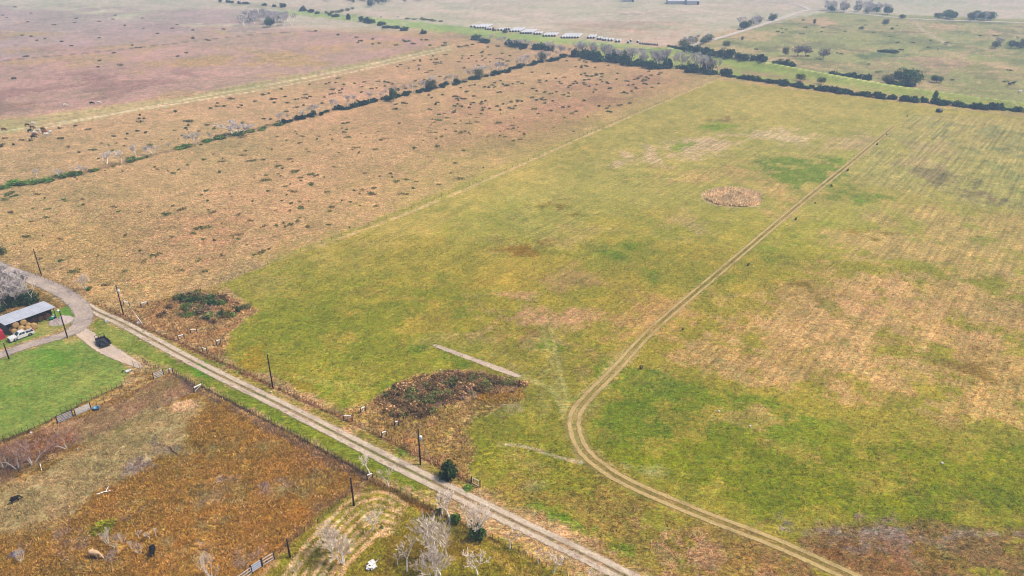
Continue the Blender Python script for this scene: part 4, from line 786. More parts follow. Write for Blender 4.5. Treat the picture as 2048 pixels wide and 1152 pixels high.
def broad_tree(name, seed, cols, n=1400, rad=(.55, .55, .45), trunk=.25, leaf=.035):
    V, C = leaf_arrays(seed, n, rad, leaf, 12, cols, .0, True); V[:, 2] = V[:, 2]*(1-trunk)+trunk
    root = empty(name); b = MB(); b.tube((0, 0, -.05), (0, 0, trunk+.15), .05, .035, 7)
    for i in range(5):
        a = i*1.256; b.tube((0, 0, trunk*.8), (math.cos(a)*.3, math.sin(a)*.3, trunk+.3), .03, .012, 5)
    b.build('trunk', M['barkd'], root); put('crown', quads_mesh('crown', V, 0, C, M['leaf']), root); return root
BT = [broad_tree('leafy_tree', 201, DGREENS, 2600, (.6, .6, .5), .12, .03), broad_tree('leafy_tree', 202, DGREENS), broad_tree('leafy_tree', 203, OLIVE, 900), broad_tree('leafy_tree', 204, ((140, 124, 120), (120, 108, 104)), 800, (.6, .6, .4), .35, .03)]
def btree(k, b, ty, label, wide=1., group=None):
    h = hgt(*b, ty); return use(BT[k], Tz(b), rnd.uniform(0, 6), (h*wide, h*wide, h), label, 'tree', group)
btree(0, (1812, 168), 140, 'big round dark evergreen tree beyond the levee', 1.6); btree(1, (1873, 165), 152, 'smaller round dark tree right of the big evergreen', 1.6); btree(2, (1773, 168), 150, 'olive tree at the left of the big round evergreen', 1.3)
btree(3, (1595, 112), 91, 'leafless round headed tree, left of the meadow pair', 1.); btree(3, (1611, 112), 92, 'leafless round headed tree, right of the meadow pair', 1.1); btree(3, (1646, 118), 97, 'leafless round headed tree standing alone beside the meadow pair', 1.); btree(2, (1570, 112), 95, 'thin olive tree at the left of the meadow pair', .7)
btree(1, (1804, 38), 29, 'small dark round tree beside the far road', 1.2); btree(1, (1722, 60), 53, 'round dark tree alone in the far meadow', 1.2); btree(1, (1784, 60), 55, 'small dark tree right of the lone meadow tree', 1.1)
btree(2, (1452, 96), 82, 'small leafy tree in the meadow by the pale road', 1.); btree(2, (1484, 82), 73, 'tiny narrow tree in the meadow by the pale road', .6); btree(2, (1628, 50), 38, 'slim grey tree in the upper meadow', .5); btree(2, (1770, 52), 38, 'pale olive tree above the dark meadow patch', .8)
btree(2, (1600, 162), 148, 'leafy olive tree over the levee hedge at its left end', 1.2); btree(2, (1642, 168), 155, 'leafy olive tree over the levee hedge', 1.2); btree(2, (1255, 122), 100, 'tall olive leafed tree at the left of the wooded strip', 1.); btree(1, (1230, 120), 100, 'tall dark tree in the wooded strip', .8); btree(2, (1318, 128), 106, 'pale leafed tree in the wooded strip', 1.1); btree(2, (1415, 145), 118, 'tall leafy tree at the right end of the wooded strip', 1.)
btree(1, (1868, 204), 182, 'narrow dark tree rising over the levee hedge', .4); btree(2, (1545, 16+20), 20, 'tree far', 1.) if False else None
btree(2, (1338, 101), 93, 'round grey tree where the pale road begins', 1.3); btree(0, (1010, 66), 60, 'dark shrubby tree in front of the white hay rows', 1.6); btree(1, (845, 66), 58, 'pointed dark tree on the ditch line', .6); btree(0, (805, 62), 56, 'round dark tree on the ditch line', 1.); btree(1, (787, 193+10), 178, 'pointed dark tree at the middle of the diagonal hedgerow', .6)
btree(2, (862, 180), 160, 'olive leafed tree over the diagonal hedgerow, left', 1.0); btree(2, (958, 156), 138, 'olive leafed tree over the diagonal hedgerow, middle', 1.0); btree(2, (1085, 124), 106, 'olive leafed tree near the right end of the diagonal hedgerow', 1.)
def grove(poly, n, h, lab, grp, seed, mixd=.3):
    for i, (x, y) in enumerate(scatter(poly, n, seed)):
        hh = rnd.uniform(*h)
        if rnd.random() < mixd: use(BT[rnd.choice([1, 2])], (x, y, 0), rnd.uniform(0, 6), (hh*.8, hh*.8, hh*.7), lab, 'tree', grp)
        else: use(rnd.choice(FT), (x, y, 0), rnd.uniform(0, 6), (hh, hh, hh), lab, 'tree', grp)
grove([(478, 46), (500, 40), (560, 40), (590, 44), (585, 52), (540, 55), (490, 54)], 46, (8, 12), 'blue grey tree of the small wood in the far left fields', 'trees of the far left wood', 41, .1)
grove([(1370, 98), (1425, 84), (1422, 80), (1360, 92)], 16, (5, 8), 'tree of the first clump beside the pale road', 'trees of the first roadside clump', 42)
grove([(1483, 62), (1500, 56), (1555, 40), (1545, 38), (1480, 54)], 20, (6, 10), 'tree of the second clump beside the pale road', 'trees of the second roadside clump', 43)
grove([(1625, 22), (1720, 28), (1780, 30), (1770, 22), (1650, 17)], 34, (7, 12), 'tree of the far wood behind the road', 'trees of the far roadside wood', 44)
grove([(1855, 40), (1880, 38), (1998, 44), (1990, 38), (1880, 35)], 22, (5, 11), 'tree of the far row beyond the road on the right', 'trees of the far right row', 45, .6)
grove([(1975, 92), (2048, 82), (2100, 90), (2048, 98), (1990, 98)], 14, (4, 8), 'dark tree of the small clump at the right edge', 'trees of the right edge clump', 46, .6)
# one far wood that reads as a mass
Vs, Cs = [], []
for i, (x, y) in enumerate(scatter([(560, -8), (700, 8), (740, 15), (790, 12), (830, 3), (960, -8), (900, -30), (560, -30)], 210, 47)):
    h = rnd.uniform(8, 14); V, C = leaf_arrays(3000+i, 220, (h*.35, h*.35, h*.5), .5, 6, ((120, 116, 118), (84, 96, 88), (60, 76, 66))); V[:, 0] += x; V[:, 1] += y; V[:, 2] += h*.15; Vs.append(V); Cs.append(C)
tag(put('distant_wood', quads_mesh('distant_wood', np.concatenate(Vs), 0, np.concatenate(Cs), M['leaf'])), 'blue grey wood massed along the top edge of the view', 'wood', kind='stuff')
hedge([(1700, 104), (1745, 103), (1800, 105)], 0, (2, 4), (1, 2), 1, 'x', 'y')
shrub('h', (1767, 104), 22, 4, 'dark oval shrub patch in the meadow, left end'); shrub('h', (1785, 105), 24, 5, 'dark oval shrub patch in the meadow, right end')
# saplings beside the field track
SAP = leafy('sapling', 140, 110, (.4, .4, .6), .1, 5, DGREENS); SAPO = leafy('sapling', 141, 70, (.4, .4, .6), .09, 5, OLIVE)
for i, (b, hp, lb) in enumerate([((1773, 270), 5, 'smallest dark sapling at the far end of the field track'), ((1754, 290), 6, 'dark sapling second from the far end of the field track'), ((1695, 342), 7, 'round dark sapling at the bend of the field track'), ((1663, 373), 7, 'dark sapling below the bend of the field track'),
                            ((1630, 407), 5, 'thin sapling right of the field track above the darkest one'), ((1591, 440), 8, 'darkest bushy sapling on the right of the field track'), ((1548, 478), 4, 'faint sapling below the darkest one on the track'), ((1496, 532), 9, 'thin green sapling halfway down the field track'),
                            ((1366, 660), 8, 'grey green sapling nearing the lower field track'), ((1282, 738), 12, 'pale blue green sapling above the curve of the field track'), ((1814, 233), 5, 'sapling near the top right hedge'), ((1048, 955), 12, 'grey leafless sapling in the weeds north of the lane')]):
    h = hgt(*b, b[1]-hp)*.7; use((SAP if b[0] in (1754, 1695, 1663, 1591) else SAPO) if b[0] > 1100 else TP['a4'], Tz(b), rnd.uniform(0, 6), (h*.75, h*.75, h), lb, 'sapling')
# ------------------------------------------------------------------ poles
def upole(b, ty, label, transformer=None, guy=None, gmat='yellow', lamp=False, lean=0.):
    h = hgt(*b, ty); r = empty('utility_pole' if not lamp else 'yard_light', Tz(b)); r.rotation_euler = (0, lean, 0)
    m = MB(); m.tube((0, 0, -.3), (0, 0, h), .17, .12, 10); m.build('pole', M['pole'], r, True)
    m = MB()
    if lamp:
        m.lathe([(.05, -.1), (.3, -.05), (.36, .1), (.3, .28), (.12, .38)], 12, c=(-.35, 0, h+.02)); m.build('lamp_globe', M['lamp'], r, True)
        m = MB(); m.tube((0, 0, h-.1), (-.35, 0, h+.02), .04); m.build('bracket', M['galv'], r)
    else:
        m.tube((0, 0, h), (0, 0, h+.22), .05, .03, 6); m.build('insulator', M['oldpost'], r)
    if transformer:
        z = h*transformer; m = MB(); m.lathe([(.1, -.45), (.3, -.42), (.32, .3), (.28, .42), (.1, .46)], 12, c=(.38, -.12, z)); m.build('transformer', M['white'], r, True)
        m = MB(); m.tube((0, 0, z+.75), (-.55, 0, z+.85), .06, .05); m.tube((-.55, 0, z+.7), (-.55, 0, z+1.05), .09, .07, 6); m.build('cutout', M['oldpost'], r)
    if guy:
        g = P(*guy)-r.location; g = Vector((g.x, g.y, 0)); a = Vector((0, 0, h*.86)); m = MB(); m.tube(a, g, .025, .025, 4); gw = m.build('guy_wire', M['galv'], r)
        m = MB(); m.tube(g, g+(a-g)*.27, .075, .075, 6); m.build('guy_guard', M[gmat], gw)
    return tag(r, label, 'utility pole' if not lamp else 'yard light')
upole((83, 551), 498, 'bare dark utility pole at the far left above the gravel road'); upole((247, 629), 570, 'utility pole with white transformer where the lane leaves the gravel road', .8, (286, 649), 'oldpost')
upole((546, 777), 708, 'tall plain utility pole beside the mown field, middle of the lane'); upole((841, 929), 857, 'utility pole with transformer and yellow guy guard by the cedar bush', .76, (872, 945), 'yellow')
upole((135, 675), 622, 'dark pole carrying a white globe lamp beside the gravel pile', lamp=True); upole((18, 718), 685, 'short dark pole at the left edge of the bright lawn')
upole((708, 1012), 954, 'dark pole at the edge of the curved cut rows'); upole((580, 1115), 1076, 'short dark pole near the blue grey fence panel at the bottom')
# ------------------------------------------------------------------ fences, gates, braces
def fence(line, n, h, label, mats='post', r=.045, wires=4, rail=False, group=None):
    L = smooth_line([P(*p)[:2] for p in line], 1.5); s = np.concatenate([[0], np.cumsum(np.linalg.norm(np.diff(L, axis=0), axis=1))])
    o = Vector((L[0][0], L[0][1], 0)); root = empty('wire_fence', o); pm = MB(); pm.tube((0, 0, -.2), (0, 0, h), r, r*.85, 6); me = pm.mesh('post', M[mats]); pts = []
    for i in range(n+1):
        t = i/n*s[-1]; p = Vector((np.interp(t, s, L[:, 0]), np.interp(t, s, L[:, 1]), 0))-o; q = put('post', me, root, p+Vector((rnd.uniform(-.05, .05), rnd.uniform(-.05, .05), 0)), rnd.random()); q.rotation_euler = (rnd.uniform(-.05, .05), rnd.uniform(-.05, .05), rnd.random())
        q.scale = (1, 1, rnd.uniform(.88, 1.1)); pts.append(p)
    wm = MB()
    for k in range(wires):
        z = h*(.2+.72*k/max(1, wires-1))
        for a, b in zip(pts[:-1], pts[1:]): wm.tube(a+Vector((0, 0, z)), b+Vector((0, 0, z)), .012, .012, 3, cap=False)
    wm.build('wire', M['wire'], root); return tag(root, label, 'fence', group)
fence([(-60, 478), (0, 512), (90, 560), (170, 592), (245, 634), (410, 707), (560, 778)], 62, 1.25, 'long wire fence on the north side of the lane from the left edge', 'wood')
fence([(560, 778), (700, 843), (800, 890), (880, 932), (945, 966)], 44, 1.25, 'wire fence north of the lane between the tall plain pole and white gate', 'wood')
fence([(404, 773), (470, 808), (600, 876), (735, 950)], 52, 1.25, 'wire fence between the marshy paddock and the lane')
fence([(753, 954), (800, 984), (880, 1026), (1000, 1085), (1180, 1180)], 34, 1.2, 'wire fence running under the bare trees below the lane')
fence([(-40, 904), (0, 885), (60, 860), (115, 836), (176, 803), (244, 772)], 26, 1.4, 'wire fence with dark weeds along the lower side of the bright lawn')
fence([(181, 829), (215, 805), (250, 786), (288, 769), (309, 758)], 8, 1.6, 'post fence along the upper edge of the bare paddock')
fence([(251, 768), (273, 757), (294, 748), (283, 742), (268, 735)], 4, 1.9, 'tall posts of the small pen behind the grass lane')
fence([(287, 727), (301, 736), (318, 742)], 7, 1.7, 'short post fence closing the small pen on the lane side')
fence([(346, 747), (360, 754), (380, 765), (394, 774)], 12, 1.3, 'short weedy fence joining the paddock corner brace and the white brace')
fence([(405, 782), (372, 792), (326, 812), (311, 821), (240, 850), (100, 905), (0, 950)], 12, 1.2, 'faint wire fence crossing the paddock below the pale sand patch')
fence([(636, 1047), (680, 1004), (735, 957)], 9, 1.2, 'wire fence between the marsh and the cut rows'); fence([(550, 1117), (590, 1078), (636, 1047)], 7, 1.2, 'wire fence from the blue grey panel up to the cut rows')
fence([(0, 668), (-60, 690)], 2, 1.2, 'wire fence at the left edge by the red shed') if False else None
fence([(1430, 160), (1300, 215), (1180, 266), (1000, 346), (760, 442), (600, 504), (440, 566)], 90, 1.1, 'long thin fence dividing the tan pasture from the green field', r=.05, wires=3)
def hbrace(a, b, h, label, mat='oldpost', dark=True, diag=True):
    A, B = P(*a), P(*b); root = empty('fence_brace', A); d = B-A
    pm = MB(); pm.tube((0, 0, -.2), (0, 0, h), .1, .1, 8); me = pm.mesh('post', M['post' if dark else mat]); put('post', me, root, (0, 0, 0)); put('post', me, root, d)
    m = MB(); m.tube(Vector((0, 0, h*.82)), d+Vector((0, 0, h*.82)), .13, .13, 6); m.build('rail', M[mat], root)
    if diag: m = MB(); m.tube(Vector((0, 0, .15)), d+Vector((0, 0, h*.75)), .05, .05, 5); m.build('diagonal_wire', M[mat], root)
    return tag(root, label, 'fence brace')
for a, b, lb in [((248, 610), (260, 614), 'pale wooden fence brace right of the pole with the transformer'), ((283, 615), (296, 611), 'pale wooden brace at the left edge of the green thicket corner'), ((357, 681), (369, 678), 'whitish brace on the lane fence below the green thicket'),
                 ((382, 668), (395, 668), 'whitish brace just inside the field above the lane fence brace'), ((406, 704), (415, 708), 'white brace where the weedy corner narrows to the lane fence'), ((434, 691), (442, 688), 'small pale brace at the edge of the mown field'),
                 ((722, 827), (731, 823), 'grey brace at the left end of the brown thicket corner'), ((688, 841), (705, 842), 'grey brace on the lane fence left of the brown thicket'), ((764, 876), (773, 872), 'white brace on the lane fence left of the cedar bush'), ((790, 854), (797, 852), 'small pale brace inside the brown thicket corner'),
                 ((735, 961), (746, 957), 'white braced corner of the marshy paddock at the lane'), ((389, 785), (405, 777), 'white rail brace at the lower corner of the bare paddock'), ((339, 747), (347, 748), 'dark braced corner post group of the bare paddock'), ((347, 748), (394, 776), 'long')][:13]:
    hbrace(a, b, 1.5, lb)
def gate(a, b, h, label, mat='galv', rails=6, sheet=False, name='metal_gate'):
    A, B = P(*a), P(*b); d = B-A; Ln = d.length; u = d.normalized(); root = empty(name, A); m = MB()
    up = Vector((0, 0, 1)); 
    for p in (Vector(), d): m.tube(p+up*.15, p+up*h, .05, .05, 6)
    if Ln > 2: m.tube(d*.5+up*.15, d*.5+up*h, .04, .04, 6)
    m.build('frame', M[mat], root)
    m = MB()
    for i in range(rails): z = .18+(h-.22)*i/(rails-1); m.tube(up*z, d+up*z, .055, .055, 5)
    m.build('rails', M[mat], root)
    if sheet:
        m = MB(); nrm = u.cross(up)*.03; p = [up*.2-nrm, d+up*.2-nrm, d+up*(h-.05)-nrm, up*(h-.05)-nrm]; q = [x+nrm*.8 for x in p]; m.add(p+q, [(0, 1, 2, 3), (7, 6, 5, 4), (0, 4, 5, 1), (1, 5, 6, 2), (2, 6, 7, 3), (3, 7, 4, 0)]); m.build('sheet', M['bluegalv'], root)
    m = MB(); m.tube(-up*.2, up*(h+.25), .09, .09, 8); pg = m.mesh('gate_post', M['post'])
    for p in (Vector()-u*.15, d+u*.15): put('gate_post', pg, root, p)
    return tag(root, label, 'gate')
gate((117, 846), (145, 834), 1.5, 'blue grey metal gate, left of the pair on the upper paddock edge', 'bluegalv', 5, False); gate((153, 831), (181, 819), 1.5, 'pale grey metal gate, right of the pair on the upper paddock edge', 'galv', 8)
gate((309, 758), (326, 750), 1.4, 'white metal gate at the top of the bare paddock', 'galv', 4); gate((945, 967), (959, 974), 1.4, 'small white gate frame on the lane fence right of the cedar bush', 'oldpost', 2)
gate((504, 1146), (524, 1133), 1.5, 'blue grey sheeted panel gate at the bottom of the marshy paddock', 'galv', 4, True)
gate((526, 1132), (547, 1119), 1.4, 'long pale rail gate right of the blue grey panel', 'galv', 3); gate((478, 1166), (503, 1148), 1.4, 'pale rail gate left of the blue grey panel at the bottom edge', 'galv', 3)
# ------------------------------------------------------------------ hay barn, container, pile, bales
FRt, FLt, BRt = P(107.2, 615.2, 3.0), P(10.9, 649.5, 3.0), P(83.3, 603.5, 2.7)
e = (FLt-FRt); e.z = 0; e.normalize(); nb = Vector((-e.y, e.x, 0)); nb = nb if nb.y > 0 else -nb
BD = max(6., (BRt-FRt).dot(nb)); BL = (FLt-FRt).length; BR0 = Vector((FRt.x, FRt.y, 0))
print('barn length', BL, 'depth', BD)
barn = empty('hay_barn', BR0); ang = math.atan2(e.y, e.x)
barn.rotation_euler.z = ang       # local x runs along the front to the left end, local y to the front or back
sy = 1 if Vector((-math.sin(ang), math.cos(ang), 0)).dot(nb) > 0 else -1
def bx(m, x0, x1, y0, y1, z0, z1): m.box(x0, min(y0*sy, y1*sy), z0, x1, max(y0*sy, y1*sy), z1)
m = MB(); zf, zb = 3.05, 2.6
prof = [(-.3, zf), (BD+.25, zb)]
nrib = 0; vs = []; xs = np.arange(-.4, BL+.41, .3)
for j, x in enumerate(xs):
    dz = .04 if j % 2 else 0
    for (y, z) in prof: vs += [(x, y*sy, z+dz), (x, y*sy, z+dz-.08)]
fs = []
for j in range(len(xs)-1):
    a = j*4; b = a+4; fs += [(a, b, b+2, a+2), (a+1, a+3, b+3, b+1), (a, a+1, b+1, b), (a+2, b+2, b+3, a+3)]
fs += [(0, 2, 3, 1), (len(vs)-4, len(vs)-3, len(vs)-1, len(vs)-2)]
m.add(vs, fs); m.build('roof', M['roof'], barn)
m = MB(); bx(m, 0, BL, BD-.08, BD, 0, zb-.1); m.build('back_wall', M['tin'], barn); m = MB(); bx(m, BL-.08, BL, .1, BD-.1, 0, 2.5); m.build('end_wall', M['tin'], barn)
m = MB(); bx(m, 0, .06, BD*.35, BD-.1, .0, 2.45); m.build('side_sheet', M['tin'], barn)
pm = MB(); pm.tube((0, 0, -.1), (0, 0, zf-.12), .09, .09, 6); pme = pm.mesh('post', M['post'])
for i in range(6): put('post', pme, barn, (.1+(BL-.2)*i/5, .1*sy, 0))
m = MB(); bx(m, 0, BL, -.02, .1, zf-.32, zf-.13); m.build('front_beam', M['post'], barn)
tag(barn, 'open fronted hay barn with a white sheet metal roof beside the gravel road', 'barn')
def bw(x, y, z=0.): v = Vector((BR0.x, BR0.y, 0))+e*x+nb*y; v.z = z; return v
def bale_proto(mat, name='hay_bale'):
    m = MB(); n = 20; pr = [(.02, -.6), (.55, -.6), (.72, -.56), (.76, -.45), (.76, .45), (.72, .56), (.55, .6), (.02, .6)]
    m.lathe([(r*(1+rnd.uniform(-.02, .02)), z) for r, z in pr], n); m.v = [(z, x, y+.74) for x, y, z in m.v]; o = m.build('hay_bale', M[mat], None, True); return o
hb, ob = bale_proto('hay'), bale_proto('oldhay')
adir = math.atan2(nb.y, nb.x)
for i, (x, y, z) in enumerate([(BL-1.2, -.6, 0), (BL-2.9, -.6, 0), (BL-4.6, -.5, 0), (BL-2.0, .6, 1.35) if False else (BL-1.3, 1.1, 0), (BL-3.0, 1.1, 0), (BL-4.7, 1.2, 0), (BL-2.0, .25, 1.3), (BL-3.8, .3, 1.3), (BL-2.2, -1.9, 0), (BL-3.9, -1.8, 0), (BL-5.4, -1.5, 0)]):
    use(hb, bw(x, y, z), adir+rnd.uniform(-.06, .06), rnd.uniform(.95, 1.05), 'round straw coloured hay bale stacked at the left front of the barn', 'hay bale', 'fresh bales at the barn front')
for i, (x, y) in enumerate([(1.6, 1.6), (3.2, 1.8), (4.8, 2.2), (6.6, 2.4), (8.4, 1.8), (10., 2.2), (11.4, 1.4), (2.4, 3.6), (5.2, 3.8), (8.6, 3.8)]):
    if x < BL-2: use(ob, bw(x, min(y, BD-1), 0), adir+rnd.uniform(-.3, .3), rnd.uniform(.9, 1.05), 'old brown round hay bale in the shade under the barn roof', 'hay bale', 'old bales inside the barn')
# red container
rc = empty('red_shed', P(13, 676)); rc.rotation_euler.z = ang
m = MB(); W_, D_, H_ = 4.5, 2.3, 2.1; prof = []
m.add([(0, 0, 0), (W_, 0, 0), (W_, D_*sy, 0), (0, D_*sy, 0), (.25, .2*sy, H_), (W_, .2*sy, H_), (W_, (D_-.2)*sy, H_), (.25, (D_-.2)*sy, H_)], [(0, 1, 5, 4), (1, 2, 6, 5), (2, 3, 7, 6), (3, 0, 4, 7), (0, 3, 2, 1)]); m.build('wall', M['red'], rc)
m = MB(); m.add([(.15, .1*sy, H_+.003), (W_+.1, .1*sy, H_+.003), (W_+.1, (D_-.1)*sy, H_+.003), (.15, (D_-.1)*sy, H_+.003), (.3, D_*.5*sy, H_+.35), (W_, D_*.5*sy, H_+.35)], [(0, 1, 5, 4), (3, 4, 5, 2), (0, 4, 3), (1, 2, 5), (0, 3, 2, 1)]); m.build('roof', M['red'], rc)
m = MB(); 
for i in range(14): m.tube((.2+i*.32, -.03*sy, .05), (.38+i*.31, .17*sy, H_-.05), .02, .02, 4)
m.build('ribs', M['red'], rc); tag(rc, 'bright red metal shed at the left edge beside the barn', 'shed')
# gravel pile
def mound(name, centre, rx, ry, h, rot, mat, n=34, lumps=2):
    vs, fs = [], []
    for j in range(n):
        for i in range(n):
            u, v = i/(n-1)*2-1, j/(n-1)*2-1; r = math.hypot(u, v); x, y = u*rx, v*ry
            g = max(0, 1-r)**.7; z = h*g*(1+.35*math.sin(u*4.4+1)*(lumps > 1))+float(fbm(np.array([x*2.1+9]), np.array([y*2.1+3]), 1., 3)[0]-.5)*.5*h*(g > 0)
            vs.append((x, y, z-.05 if r < 1 else -.25))
    fs = [(j*n+i, j*n+i+1, (j+1)*n+i+1, (j+1)*n+i) for j in range(n-1) for i in range(n-1)]
    m = MB(); m.add(vs, fs); o = m.build(name, M[mat], None, True); o.location = P(*centre); o.rotation_euler.z = rot; return o
k = depth(642)/FPX
tag(mound('gravel_pile', (123, 642), 24*k, 2.6, 1.15, math.radians(28), 'gravel'), 'elongated pale gravel pile between the barn and the lamp pole', 'gravel pile')
tag(mound('rubble_heap', (28, 1109), 1.5, .9, .4, .2, 'tin', 20), 'grey rubble heap at the lower left of the marsh', 'heap')
# small green machine at barn end
gm = empty('green_mower', bw(1.0, -.2)); gm.rotation_euler.z = ang
m = MB(); m.prism([(-.7, .3), (.7, .3), (.75, .65), (.2, .8), (-.1, .75), (-.65, .95), (-.72, .7)], -.4, .4); m.build('body', M['green'], gm)
m = MB(); m.box(-.35, -.28, .78, .1, .28, .9); m.box(-.45, -.28, .85, -.33, .28, 1.3); m.build('seat', M['white'], gm)
m = MB(); m.tube((.45, 0, .75), (.3, 0, 1.15), .03); m.build('steering_column', M['black'], gm)
for x, r in ((-.45, .36), (.5, .24)):
    for s in (-1, 1): m = MB(); m.tube((x, s*.42, r), (x, s*.62, r), r, r, 14); m.build('wheel', M['rubber'], gm)
tag(gm, 'small green machine parked at the right end of the barn', 'mower')
# ------------------------------------------------------------------ pickup truck
fw, rw = P(33.5, 682.5), P(60.5, 672.5); hd = (fw-rw); hd.z = 0; hang = math.atan2(hd.y, hd.x); WB = 3.7; print('wheelbase px', hd.length)
tr = empty('pickup_truck', Vector((0, 0, 0))); 
def car_body():
    m = MB(); body = [(-2.95, .55), (-2.95, 1.1), (-1.02, 1.12), (-1.0, 1.18), (1.2, 1.16), (2.55, 1.05), (2.88, .95), (2.95, .6), (2.8, .38), (2.3, .36), (2.25, .6), (2.1, .78), (1.75, .84), (1.4, .78), (1.25, .6), (1.2, .36), (-1.2, .36), (-1.25, .6), (-1.4, .78), (-1.75, .84), (-2.1, .78), (-2.25, .6), (-2.3, .4), (-2.9, .42)]
    # sides
    for y0, y1 in ((-1.0, -.88), (.88, 1.0)): m.prism(body, y0, y1)
    m.box(-2.95, -.88, .5, -2.86, .88, 1.12); m.box(-1.0, -.88, .4, 1.2, .88, 1.1); m.box(-2.86, -.88, .5, -1.0, .88, .6)
    m.prism([(1.2, .6), (1.2, 1.19), (2.5, 1.1), (2.86, .98), (2.92, .6), (2.7, .45)], -.88, .88)
    return m
car_body().build('body', M['white'], tr)
m = MB(); # cab greenhouse
lo, hi = [(-1.0, -.95), (1.25, -.95), (1.25, .95), (-1.0, .95)], [(-.82, -.74), (.45, -.74), (.45, .74), (-.82, .74)]
m.add([(x, y, 1.14) for x, y in lo]+[(x, y, 1.86) for x, y in hi], [(0, 1, 5, 4), (1, 2, 6, 5), (2, 3, 7, 6), (3, 0, 4, 7), (4, 5, 6, 7), (0, 3, 2, 1)]); m.build('cab', M['white'], tr)
def lerp(a, b, t): return tuple(a[i]+(b[i]-a[i])*t for i in range(3))
def pane(name, q, t0, t1, s0, s1, off):
    a, b, c, d = q; f = lambda s, t: Vector(lerp(lerp(a, b, s), lerp(d, c, s), t)); P4 = [f(s0, t0), f(s1, t0), f(s1, t1), f(s0, t1)]; nrm = (P4[1]-P4[0]).cross(P4[3]-P4[0]).normalized()*off
    m = MB(); m.add([p+nrm for p in P4]+[p+nrm*.2 for p in P4], [(0, 1, 2, 3), (4, 7, 6, 5), (0, 4, 5, 1), (1, 5, 6, 2), (2, 6, 7, 3), (3, 7, 4, 0)]); m.build(name, M['glass'], tr)
A = [(x, y, 1.14) for x, y in lo]; B = [(x, y, 1.86) for x, y in hi]
pane('windscreen', (A[1], A[2], B[2], B[1]), .1, .92, .06, .94, .02); pane('rear_window', (A[3], A[0], B[0], B[3]), .3, .88, .15, .85, .02)
for s0, s1 in ((.08, .44), (.49, .84)): pane('side_window', (A[0], A[1], B[1], B[0]), .12, .85, s0, s1, .02); pane('side_window', (A[2], A[3], B[3], B[2]), .12, .85, 1-s1, 1-s0, .02)
m = MB(); m.box(-2.86, -.88, .6, -1.0, .88, .64); m.build('bed_floor', M['bed'], tr)
for x, nm in ((2.93, 'front_bumper'), (-3.05, 'rear_bumper')): m = MB(); m.box(x, -.92, .42, x+.12, .92, .66); m.build(nm, M['chrome'], tr)
m = MB(); m.box(2.88, -.5, .68, 2.95, .5, .95); m.build('grille', M['black'], tr)
for s in (-1, 1): m = MB(); m.box(2.78, s*.72-.16, .74, 2.93, s*.72+.16, .94); m.build('headlight', M['lamp'], tr); m = MB(); m.box(-2.98, s*.93-.05, .75, -2.94, s*.93+.05, 1.08); m.build('tail_light', M['red'], tr); m = MB(); m.box(.95, s*1.12-.1, 1.16, 1.1, s*1.12+.1, 1.36); m.build('mirror', M['white'], tr)
for x in (-1.75, 1.75):
    for s in (-1, 1):
        m = MB(); m.tube((x, s*.74, .39), (x, s*1.0, .39), .39, .39, 18); wh = m.build('wheel', M['rubber'], tr); m = MB(); m.tube((x, s*.98, .39), (x, s*1.02, .39), .24, .2, 12); m.build('rim', M['chrome'], wh)
cen = (fw+rw)/2; nn_ = Vector((-math.sin(hang), math.cos(hang), 0)); cen = cen+nn_*(1.0 if nn_.y > 0 else -1.0); cen.z = 0; tr.location = cen; tr.rotation_euler.z = hang; tr.scale = (max(.95, min(1.1, hd.length/3.5)),)*3
tag(tr, 'white crew cab pickup truck parked on the grass in front of the barn', 'pickup truck')
bedp = cen-Vector((math.cos(hang), math.sin(hang), 0))*2.1
m = MB(); m.box(-.35, -.25, .66, .35, .25, .95); m.box(-.33, -.23, .95, .33, .23, 1.0); o = m.build('tool_box', M['black']); o.location = bedp+Vector((.2, .1, 0)); o.rotation_euler.z = hang+.3; tag(o, 'dark tool box lying in the pickup bed', 'tool box')
m = MB(); m.box(-.18, -.12, .66, .18, .12, 1.12); m.tube((.1, 0, 1.12), (.1, 0, 1.28), .04); m.tube((-.12, 0, 1.2), (.1, 0, 1.2), .03); o = m.build('fuel_can', M['orange']); o.location = bedp+Vector((.75, .55, 0)); o.rotation_euler.z = hang; tag(o, 'orange red can standing at the back of the pickup bed', 'fuel can')
# ------------------------------------------------------------------ utility trailer
c4 = [P(209, 678), P(193, 684), P(207, 699), P(222, 692)]; ctr = sum(c4, Vector())/4; axis = ((c4[2]+c4[3])-(c4[0]+c4[1])); axis.z = 0; ta = math.atan2(axis.y, axis.x); print('trailer length', axis.length/2)
tl = empty('utility_trailer', Vector((ctr.x, ctr.y, 0)), ta); TL, TW = 2.15, 1.05
m = MB(); m.box(-TL, -TW, .5, TL, TW, .58); m.build('deck', M['bed'], tl)
m = MB(); 
for y0 in (-TW-.04, TW): m.box(-TL, y0, .5, TL, y0+.04, 1.0)
m.box(-TL-.04, -TW, .5, -TL, TW, 1.0); m.box(TL, -TW, .5, TL+.04, TW, 1.0)
for x in np.linspace(-TL, TL, 6):
    for s in (-1, 1): m.tube((x, s*(TW+.06), .45), (x, s*(TW+.06), 1.08), .035)
m.build('side_panels', M['black'], tl)
m = MB(); m.tube((-TL, -TW, .5), (-TL-1.5, 0, .5), .06); m.tube((-TL, TW, .5), (-TL-1.5, 0, .5), .06); m.tube((-TL-1.5, 0, .5), (-TL-1.9, 0, .52), .07); m.tube((-TL-1.3, 0, .0), (-TL-1.3, 0, .95), .05); m.build('tongue', M['black'], tl)
m = MB()
for s in (-1, 1): m.tube((-TL, s*TW, .5), (-TL-.1, s*TW, 1.7), .05)
